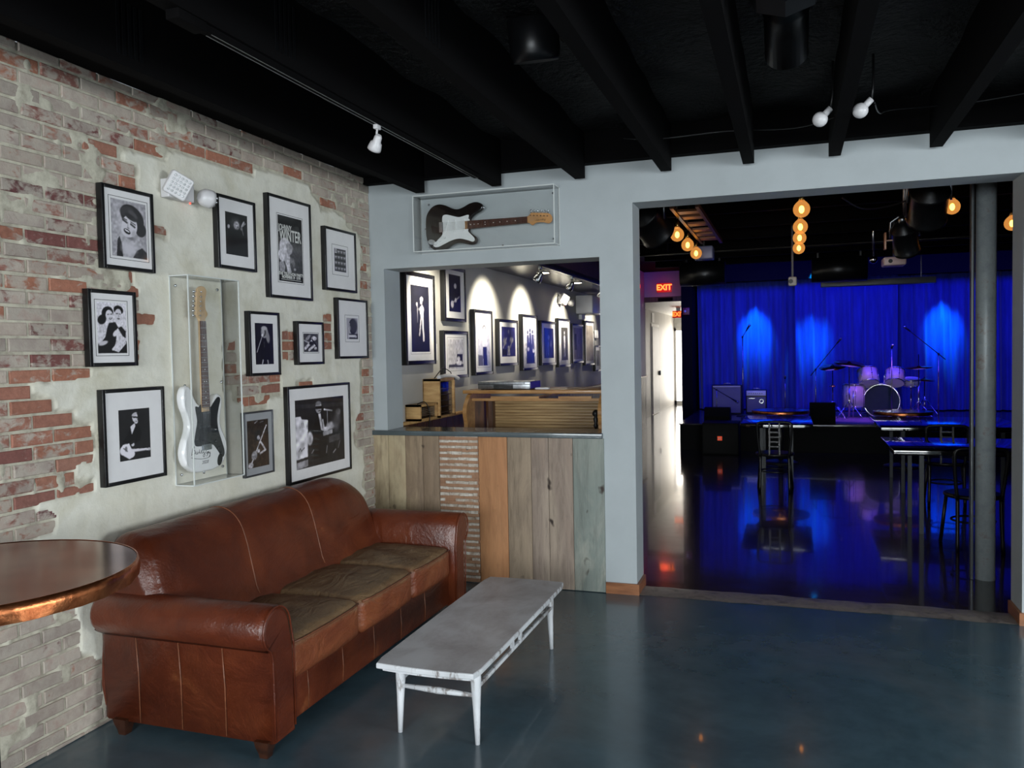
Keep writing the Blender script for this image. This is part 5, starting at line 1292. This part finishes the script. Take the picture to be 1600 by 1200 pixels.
# speakers
def subw(x0, x1, y0, y1, z1, label, badge=True):
    t = thing('subwoofer', label, 'speaker', ((x0+x1)/2, (y0+y1)/2, 0))
    build('cabinet', MB().box(x0, x1, y0, y1, 0, z1, b=.012), mat('speaker_black', (18, 19, 20), .7, var=.2, spec=.2), t)
    build('grille', MB().box(x0+.02, x1-.02, y0-.010, y0+.001, .03, z1-.04), mat('grille_black', (22, 23, 24), .7, spec=.2, var=.3, vs_=300), t)
    if badge:
        bd = build('badge', MB().box((x0+x1)/2-.040, (x0+x1)/2+.030, y0-.016, y0-.010, .225, .290), mat('orange_badge', (250, 92, 44), .4, emit=(250, 80, 36), es=.25), t)
        build('lettering', text_mb('JBL', .036, lambda p: ((x0+x1)/2-.005+p[0], y0-.0165-p[2], .257+p[1]), .0004, bold=.001), M['white'], bd)
    return t
subw(1.62, 2.17, 13.05, 13.60, .495, 'black subwoofer with an orange badge in front of the stage')
def wedge(x0, x1, y0, z0, label, h=.28, back=False):
    t = thing('monitor_wedge', label, 'speaker', ((x0+x1)/2, y0+.2, z0))
    P = [(0, 0), (.36, 0), (.40, .10), (.22, h), (.06, h), (0, .12)]
    build('cabinet', MB().prism(P, x0, x1, lambda p: (p[2], y0+p[0], z0+p[1]), 0, bev=.006), M['hallblack'], t, fix=True)
    build('grille', MB().box(x0+.03, x1-.03, y0-.004, y0+.003, z0+.02, z0+.11), M['hallblack'], t); return t
wedge(1.59, 2.00, 13.66, .43, 'black monitor wedge on the stage corner behind the subwoofer', .26)
wedge(3.22, 3.60, 13.68, .43, 'black monitor wedge at the stage edge left of the drum kit', .34)
# amps
def amp(x0, x1, y, z1, label, kind, cat='amplifier'):
    t = thing('guitar_amplifier', label, cat, ((x0+x1)/2, y+.13, .43)); z0 = .431
    build('cabinet', MB().box(x0, x1, y, y+.26, z0, z1, b=.012), M['black'], t)
    g0 = z1-.13 if kind else z1-.05
    build('grille_cloth', MB().box(x0+.02, x1-.02, y-.008, y+.002, z0+.03, g0), M['amp_grill'], t)
    if kind:
        p = build('control_panel', MB().box(x0+.012, x1-.012, y-.012, y+.002, z1-.105, z1-.012, b=.003), M['white_plastic'], t)
        for i in range(7): build('knob', MB().cone((x0+.06+i*.038, y-.012, z1-.062), (x0+.06+i*.038, y-.028, z1-.062), .008, n=10), M['black'], p)
        build('badge', MB().lathe((x1-.09, y-.009, z1-.21), (x1-.09, y-.014, z1-.21), [(0, .042), (1, .040)], 20), M['chrome'], t)
        build('badge', MB().lathe((x1-.09, y-.0142, z1-.21), (x1-.09, y-.016, z1-.21), [(0, .030), (1, .030)], 20), M['amp_grill'], t)
        build('name_plate', MB().box(x0+.05, x0+.16, y-.012, y-.008, z1-.165, z1-.15), M['chrome'], t)
    else:
        p = build('control_panel', MB().box(x0+.02, x1-.02, y-.008, y+.002, z1-.042, z1-.012), M['hallgrey'], t)
    build('carry_handle', MB().tube([((x0+x1)/2-.07, y+.13, z1), ((x0+x1)/2-.05, y+.13, z1+.025), ((x0+x1)/2+.05, y+.13, z1+.025), ((x0+x1)/2+.07, y+.13, z1)], .009, 8), M['steel'], t)
    return t
amp(1.54, 2.075, 15.65, .975, 'larger blue-grey guitar amplifier at the left of the stage', 0)
amp(2.14, 2.51, 15.85, .872, 'smaller guitar amplifier with a white control panel', 1)
# mic stands
def micstand(x, y, zt, label, boom=None, z0=.431, mic=True):
    t = thing('microphone_stand', label, 'microphone stand', (x, y, z0), 'microphone stands on the stage')
    build('pole', MB().cone((x, y, z0), (x, y, zt), .009, n=10), M['steel'], t)
    build('base', MB().lathe((x, y, z0), (x, y, z0+.03), [(0, .13), (.5, .12), (1, .03)], 24), M['black'], t)
    e = Vector((x, y, zt))
    if boom:
        a = e-Vector(boom)*.25; b_ = e+Vector(boom); build('boom_arm', MB().cone(a, b_, .007, n=8), M['black'], t); e = b_
    build('clutch', MB().ball((x, y, zt), .018, n=10), M['black'], t)
    if mic:
        d = Vector((0, -.10, .03)) if not boom else Vector(boom).normalized()*.10
        mc = thing('microphone', 'black microphone on the %s' % label.split('microphone stand ')[-1] if False else 'microphone clipped to the '+label, 'microphone', e)
        build('body', MB().lathe(e, e+d, [(0, .010), (.7, .016), (1, .018)], 12), M['black'], mc); build('head', MB().ball(e+d*1.15, .024, n=12), M['steel'], mc)
    return t
micstand(2.12, 15.3, 1.86, 'tall microphone stand between the two amplifiers', (.06, 0, .10))
micstand(1.68, 15.0, .92, 'short boom microphone stand in front of the larger amplifier', (.26, 0, -.16))
micstand(2.84, 15.6, 1.10, 'low thin microphone stand beside the smaller amplifier', None)
micstand(4.47, 14.35, 1.62, 'microphone stand in front of the bass drum', None, .440)
micstand(5.24, 15.0, 1.50, 'boom microphone stand at the right of the drum kit', (-.42, 0, .38))
micstand(3.36, 15.6, 1.25, 'boom microphone stand at the left of the cymbals', (.35, 0, .45))
# drum kit
M['drumwhite'] = mat('drum_shell_white', (205, 200, 212), .25, var=.05, coat=.4)
M['head'] = mat('drum_head', (222, 220, 226), .45, var=.04)
M['brass'] = mat('cymbal_bronze', (196, 160, 92), .25, 1, var=.1, vs_=40)
def drum(name, label, a, b, r, parent=None, heads=(1, 1), lugs=8, cat='drum', front=None):
    a = Vector(a); b = Vector(b); d = (b-a).normalized()
    t = parent or thing(name, label, cat, a, 'drums of the kit')
    sh = build('shell' if parent is None else name, MB().lathe(a, b, [(0, r), (1, r)], 36), M['drumwhite'], t)
    h = sh if parent is not None else t
    for q, s in ((a, -1), (b, 1)):
        build('hoop', MB().lathe(q-d*.010+d*.0, q+d*.010, [(0, r+.010), (.5, r+.014), (1, r+.010)], 36), M['chrome'], h)
        build('drum_head', MB().lathe(q+d*s*.011, q+d*s*.0125, [(0, r+.004), (1, r+.002)], 36), front if (front and s == -1) else M['head'], h)
    X = d.orthogonal().normalized(); Y = d.cross(X); lg = MB()
    for k in range(lugs):
        n_ = X*math.cos(2*PI*k/lugs)+Y*math.sin(2*PI*k/lugs); lg.cone(a+n_*(r+.013)+d*.01, b+n_*(r+.013)-d*.01, .004, n=6)
        lg.ball((a+b)/2+n_*(r+.010), .013, n=8)
    build('tension_lugs', lg, M['chrome'], h)
    return t
KY = 15.0
k = drum('bass_drum', 'bass drum with a dark green front head and two toms mounted on it', (4.38, KY, .722), (4.42, KY+.42, .722), .272, lugs=10, front=mat('dark_drum_head', (40, 62, 58), .6, var=.1, spec=.1))
build('hoop_ring', MB().lathe((4.379, KY-.022, .722), (4.380, KY-.008, .722), [(0, .285), (.5, .292), (1, .285)], 40, caps=False), M['drumwhite'], k)
for sx, dx in ((4.20, -.02), (4.57, .02)):
    build('mount_post', MB().tube([(4.38+(sx-4.38)*.3, KY+.14, .99), (4.38+(sx-4.38)*.3, KY+.14, 1.15), (sx-(sx-4.38)*.45, KY+.14, 1.17)], .012, 8), M['chrome'], k)
drum('tom', None, (4.185, KY-.02, 1.02), (4.165, KY+.10, 1.24), .152, parent=k, lugs=6)
drum('tom', None, (4.58, KY-.02, 1.03), (4.60, KY+.10, 1.22), .14, parent=k, lugs=6)
for s in (-1, 1): build('spur', MB().cone((4.39+s*.27, KY+.08, .66), (4.39+s*.36, KY-.04, .44), .009, n=8), M['chrome'], k)
f = drum('floor_tom', 'white floor tom at the left of the bass drum', (3.97, KY+.1, .62), (3.97, KY+.1, 1.0), .175, lugs=8)
for an in (20, 140, 260):
    x, y = 3.97+.19*math.cos(math.radians(an)), KY+.1+.19*math.sin(math.radians(an)); build('leg', MB().tube([(x, y, .90), (x, y, .60), (x+.03*math.cos(math.radians(an)), y+.03*math.sin(math.radians(an)), .445)], .007, 8), M['chrome'], f)
s_ = drum('snare_drum', 'small snare drum on a stand at the right of the toms', (4.86, KY+.25, .98), (4.86, KY+.23, 1.08), .13, lugs=6)
build('stand', MB().cone((4.86, KY+.25, .441), (4.86, KY+.25, .98), .011, n=8), M['chrome'], s_)
for an in (0, 120, 240):
    build('leg', MB().cone((4.86, KY+.25, .60), (4.86+.18*math.cos(math.radians(an)), KY+.25+.18*math.sin(math.radians(an)), .445), .007, n=8), M['chrome'], s_)
def cymbal(x, y, zt, label, r=.2, tilt=(.05, .0), z0=.44, top=.05, hat=False):
    t = thing('cymbal_stand', label, 'cymbal', (x, y, z0), 'cymbals of the drum kit')
    build('pole', MB().lathe((x, y, z0+.03), (x, y, zt+top), [(0, .013), (.5, .013), (.501, .009), (1, .008)], 10), M['chrome'], t)
    for an in (90, 210, 330):
        c, s = math.cos(math.radians(an)), math.sin(math.radians(an))
        build('leg', MB().tube([(x, y, z0+.30), (x+.22*c, y+.22*s, z0+.02), (x+.23*c, y+.23*s, z0+.008)], .008, 6), M['chrome'], t)
    for j in range(2 if hat else 1):
        n_ = Vector((tilt[0], tilt[1], 1)).normalized(); c = Vector((x, y, zt-.02*j))
        build('cymbal', MB().lathe(c, c+n_*.035, [(0, r), (.05, r), (.45, .05), (.55, .04), (.95, .02), (1, .006)], 36), M['brass'], t)
    return t
cymbal(3.87, KY-.15, 1.36, 'crash cymbal on the tallest stand left of the kit', .24, (.12, -.2))
cymbal(3.62, KY+.1, 1.30, 'lower cymbal at the far left of the kit', .22, (-.1, -.25))
cymbal(3.60, 14.7, .98, 'bare chrome cymbal stand at the left stage edge', .05, top=.02)
cymbal(4.93, KY-.12, 1.28, 'cymbal on the right-hand stand of the kit', .21, (-.05, -.1), top=.22)
cymbal(5.12, KY+.62, 1.05, 'hi-hat cymbals at the right rear of the kit', .17, hat=True)
tag(build('drum_stool', MB().lathe((4.35, KY+.9, .80), (4.35, KY+.9, .88), [(0, .16), (.3, .18), (.8, .18), (1, .15)], 24).cone((4.35, KY+.9, .441), (4.35, KY+.9, .80), .02, n=10).lathe((4.35, KY+.9, .441), (4.35, KY+.9, .47), [(0, .2), (1, .03)], 16), M['black']), 'black round drum stool behind the bass drum', 'stool')

# ------------------------------------------------------------------ exit signs
def exit_sign(x, y, z, w_, h_, label, hang=0, es=1.0):
    t = thing('exit_sign', label, 'exit sign', (x, y, z))
    build('housing', MB().box(x-w_/2, x+w_/2, y, y+.05, z-h_/2, z+h_/2, b=.006), mat('sign_housing', (150, 34, 26), .4, emit=(200, 30, 16), es=.5*es), t)
    mb = text_mb('EXIT', h_*.86, lambda p: (x+p[0], y-.001-p[2], z+p[1]), .001, bold=.006, sx=.95)
    build('lettering', mb, mat('sign_letters', (255, 140, 70), .4, emit=(255, 118, 48), es=2.2*es), t)
    if hang: build('hanger', MB().box(x-.05, x+.05, y+.015, y+.035, z+h_/2, z+h_/2+hang), M['steel'], t)
    return t
exit_sign(.43, 17.32, 2.955, .30, .19, 'glowing red exit sign on the grey header over the corridor')
exit_sign(.37, 20.0, 2.50, .28, .17, 'second red exit sign hanging inside the corridor', hang=.075, es=.8)
light('exit_glow', 'POINT', (.40, 17.15, 2.93), .5, (1.0, .06, .04), shadow_soft_size=.08)
tag(build('red_wall_lamp', MB().lathe((.0, 16.6, 2.95), (.05, 16.6, 2.95), [(0, .10), (.6, .09), (1, .05)], 20), mat('red_lens', (230, 40, 44), .3, emit=(235, 30, 36), es=1.1)), 'round red lamp on the wall beside the corridor header', 'lamp')
tag(build('door_closer', MB().box(.30, .60, 17.33, 17.378, 2.675, 2.745, b=.004), M['hallblack']), 'small black box on the wooden lintel below the exit sign', 'door closer')
t = thing('fire_alarm', 'small red fire alarm with a white lamp on the black panel', 'fire alarm', (1.02, 16.18, 2.39))
build('housing', MB().box(.955, 1.085, 16.15, 16.205, 2.32, 2.46, b=.005), mat('alarm_red', (120, 20, 40), .4), t); build('strobe', MB().ball((1.0, 16.145, 2.39), .026, n=12), M['white_plastic'], t)
tag(build('wall_sconce', MB().lathe((-.419, 17.75, 2.35), (-.36, 17.75, 2.35), [(0, .06), (1, .04)], 16), M['black']), 'small black fitting at the start of the corridor wall', 'lamp')
tag(build('door_frame_sign', MB().box(-.42, -.405, 20.9, 21.25, 2.36, 2.95 if False else 2.60), M['white_plastic']), 'white conduit box above the grey corridor door', 'box')

# ------------------------------------------------------------------ filament bulbs in rows
M['bulbglass'] = clear_material('amber_bulb_glass', (1.0, .80, .52, 1), .06, .02)
M['filament'] = mat('glowing_filament', (255, 190, 90), .3, emit=(255, 170, 70), es=14)
def glow_glass():
    mt, nt, b = newmat('lit_amber_bulb_glass'); out = nt.nodes['Material Output']
    tr = N(nt, 'ShaderNodeBsdfTransparent'); tr.inputs[0].default_value = (1, .82, .55, 1)
    em = N(nt, 'ShaderNodeEmission'); em.inputs[0].default_value = (1, .42, .10, 1); em.inputs[1].default_value = 1.0
    mx = N(nt, 'ShaderNodeMixShader'); mx.inputs[0].default_value = .28
    nt.links.new(tr.outputs[0], mx.inputs[1]); nt.links.new(em.outputs[0], mx.inputs[2]); nt.links.new(mx.outputs[0], out.inputs[0]); nt.nodes.remove(b)
    return mt
M['bulbglass'] = glow_glass()
def bulb(x, y, z, label, group, r=.062, e=1.8):
    t = thing('filament_bulb', label, 'light bulb', (x, y, z), group)
    build('cord', MB().cone((x, y, z+.14), (x, y, 3.30), .004, n=6), M['black'], t)
    build('socket', MB().lathe((x, y, z+.062), (x, y, z+.14), [(0, .018), (.3, .022), (1, .016)], 14), M['brass'], t)
    gl = build('glass', MB().lathe((x, y, z-r), (x, y, z+.075), [(0, .004), (.02, .016), (.05, .028), (.13, .044), (.26, .0565), (.42, r), (.56, .0608), (.70, .0535), (.82, .040), (.91, .026), (1, .017)], 24), M['bulbglass'], t)
    build('filament', MB().ball((x, y, z), .020, n=14, sc=(1, 1, 1.5)), M['filament'], t)
    light('bulb_light', 'POINT', (x, y, z), e, (1.0, .46, .13), shadow_soft_size=.016)
    return t
words = ('nearest', 'second', 'third', 'farthest')
for i, y in enumerate((6.66, 7.62, 8.38, 9.23)): bulb(3.035, y, 2.70, '%s glowing amber bulb in the centre ceiling row' % words[i], 'centre row of amber bulbs')
for i, y in enumerate((7.62, 8.41, 9.18)): bulb(1.972, y, 2.70, '%s glowing amber bulb in the left ceiling row' % ('nearest', 'second', 'farthest')[i], 'left row of amber bulbs')
bulb(4.235, 7.72, 2.80, 'amber bulb at the right edge of the large right stage light', None)
bulb(4.79, 8.25, 2.70, 'amber bulb right of the steel column', None)
# added timber slats standing in for bulb-lit joists by the left bulbs
t = thing('lit_joist_slats', 'slatted timber standing in for lit ceiling joists beside the left row of amber bulbs', 'ceiling slats', (2.07, 8.1, 2.86))
build('rail', MB().box(1.99, 2.02, 7.0, 9.5, 2.835, 2.875), M['darkwood'], t); build('rail', MB().box(2.20, 2.23, 7.0, 9.5, 2.835, 2.875), M['darkwood'], t)
for y in (7.25, 7.55, 8.0, 8.4, 8.75, 9.1): build('slat', MB().box(2.02, 2.20, y, y+.16, 2.845, 2.865), M['basewood'], t)
for y in (7.3, 9.2): build('hanger', MB().box(2.10, 2.12, y, y+.02, 2.865, 3.30), M['black'], t)

# ------------------------------------------------------------------ stage lanterns, ducts, fixtures
def par(c, d, r, L, label, yoke=True, group=None):
    c = Vector(c); d = Vector(d).normalized(); t = thing('stage_light', label, 'stage light', c, group)
    a = c-d*L/2; b_ = c+d*L/2
    build('can', MB().lathe(a, b_, [(0, r*.35), (.06, r*.6), (.16, r*.85), (.22, r*.98), (.25, r*1.06), (.28, r*.98), (.9, r), (.93, r*1.08), (1, r*1.08)], 32), M['duct'], t)
    build('lamp_cap', MB().lathe(a-d*.05, a, [(0, r*.2), (.5, r*.3), (1, r*.32)], 16), M['steel'], t)
    if yoke:
        s = d.cross(Vector((0, 0, 1))).normalized(); top = c+Vector((0, 0, r*1.7)); pts = [c-s*r*1.12, c-s*r*1.12+Vector((0, 0, r*1.3)), top-s*r*.5, top+s*r*.5, c+s*r*1.12+Vector((0, 0, r*1.3)), c+s*r*1.12]
        build('yoke', MB().tube(pts, .009, 8), M['steel'], t)
        build('clamp', MB().cone(top, (top.x, top.y, 3.30), .014, n=8), M['steel'], t)
    return t
par((1.75, 7.35, 2.80), (.35, .75, -.5), .15, .38, 'large black stage light at the upper left of the wide opening')
par((3.96, 7.02, 2.75), (.02, .72, -.55), .135, .38, 'large black stage light near the top of the steel column')
t = par((3.86, 7.6, 2.56), (.18, .6, -.72), .10, .30, 'smaller black stage light with an orange gel frame, below the large one')
build('gel_frame', MB().box(3.70, 3.715, 7.55, 7.62, 2.46, 2.60, b=.002).box(3.715, 3.77, 7.58, 7.59, 2.53, 2.54), M['basewood'], t)
def fixture(x, y, z, w_, d_, h_, label, m_, rot=0):
    t = thing('led_stage_light', label, 'stage light', (x, y, z), None)
    build('housing', MB().rbox((x-w_/2, y-d_/2, z-h_/2), (x+w_/2, y+d_/2, z+h_/2), .018, 3), m_, t)
    build('lens', MB().lathe((x-w_*.2, y-d_/2-.004, z), (x-w_*.2, y-d_/2, z), [(0, h_*.22), (1, h_*.24)], 16), M['black'], t)
    build('bracket', MB().box(x-.01, x+.01, y-.01, y+.01, z+h_/2, 3.30), M['black'], t); return t
fixture(3.99, 9.6, 2.54, .22, .26, .09, 'white led stage light hanging left of the steel column', mat('pinkish_white_case', (214, 190, 190), .4))
fixture(2.0, 9.75, 2.76, .22, .22, .15, 'blue-grey box fixture behind the left row of amber bulbs', mat('bluegrey_case', (110, 116, 150), .4))
fixture(2.97, 9.6, 2.38, .09, .08, .10, 'small grey fixture hanging below the centre row of bulbs', M['hallgrey'])
def bigduct(x0, x1, y, z, r, label):
    t = thing('ceiling_duct', label, 'duct', ((x0+x1)/2, y, z))
    build('pipe', MB().cone((x0, y, z), (x1, y, z), r, n=32), M['duct'], t)
    for x in (x0+.08, x1-.08): build('hanger', MB().box(x-.012, x+.012, y-.012, y+.012, z+r*.98, 3.3), M['black'], t)
bigduct(1.46, 2.08, 11.9, 2.72, .17, 'thick black horizontal duct above the corridor side')
bigduct(3.22, 3.92, 12.0, 2.70, .17, 'thick black horizontal duct in front of the stage centre')
t = thing('projection_screen_case', 'long grey roller screen case hanging above the stage front', 'projection screen', (4.2, 14.0, 2.64))
build('case', MB().box(3.40, 5.05, 13.96, 14.10, 2.60, 2.70, b=.01), mat('screen_case_grey', (92, 94, 98), .4, .3), t)
for x in (3.6, 4.85): build('hanger', MB().box(x-.006, x+.006, 14.02, 14.03, 2.70, 3.3), M['steel'], t)
tag(build('mirror_ball_motor', MB().ball((3.83, 10.05, 2.62), .045, n=14).cone((3.83, 10.05, 2.66), (3.83, 10.05, 3.30), .01, n=8), M['chrome']), 'small chrome ball fitting left of the white stage light', 'fitting')
cable([(3.35, 7.2, 2.86), (3.5, 7.2, 2.76), (3.7, 7.1, 2.75), (3.9, 7.0, 2.80)], 'cable sagging to the large right stage light', .006)
t = thing('pipe_truss', 'long black pipe bar hanging across the hall ceiling', 'pipe', (5, 10.35, 2.93))
build('pipe', MB().cone((.98, 10.35, 2.85), (9.3, 10.35, 2.85), .02, n=12), M['duct'], t)
for x in (1.5, 3.0, 5.5, 8.0): build('hanger', MB().cone((x, 10.35, 2.86), (x, 10.35, 3.3), .008, n=8), M['duct'], t)
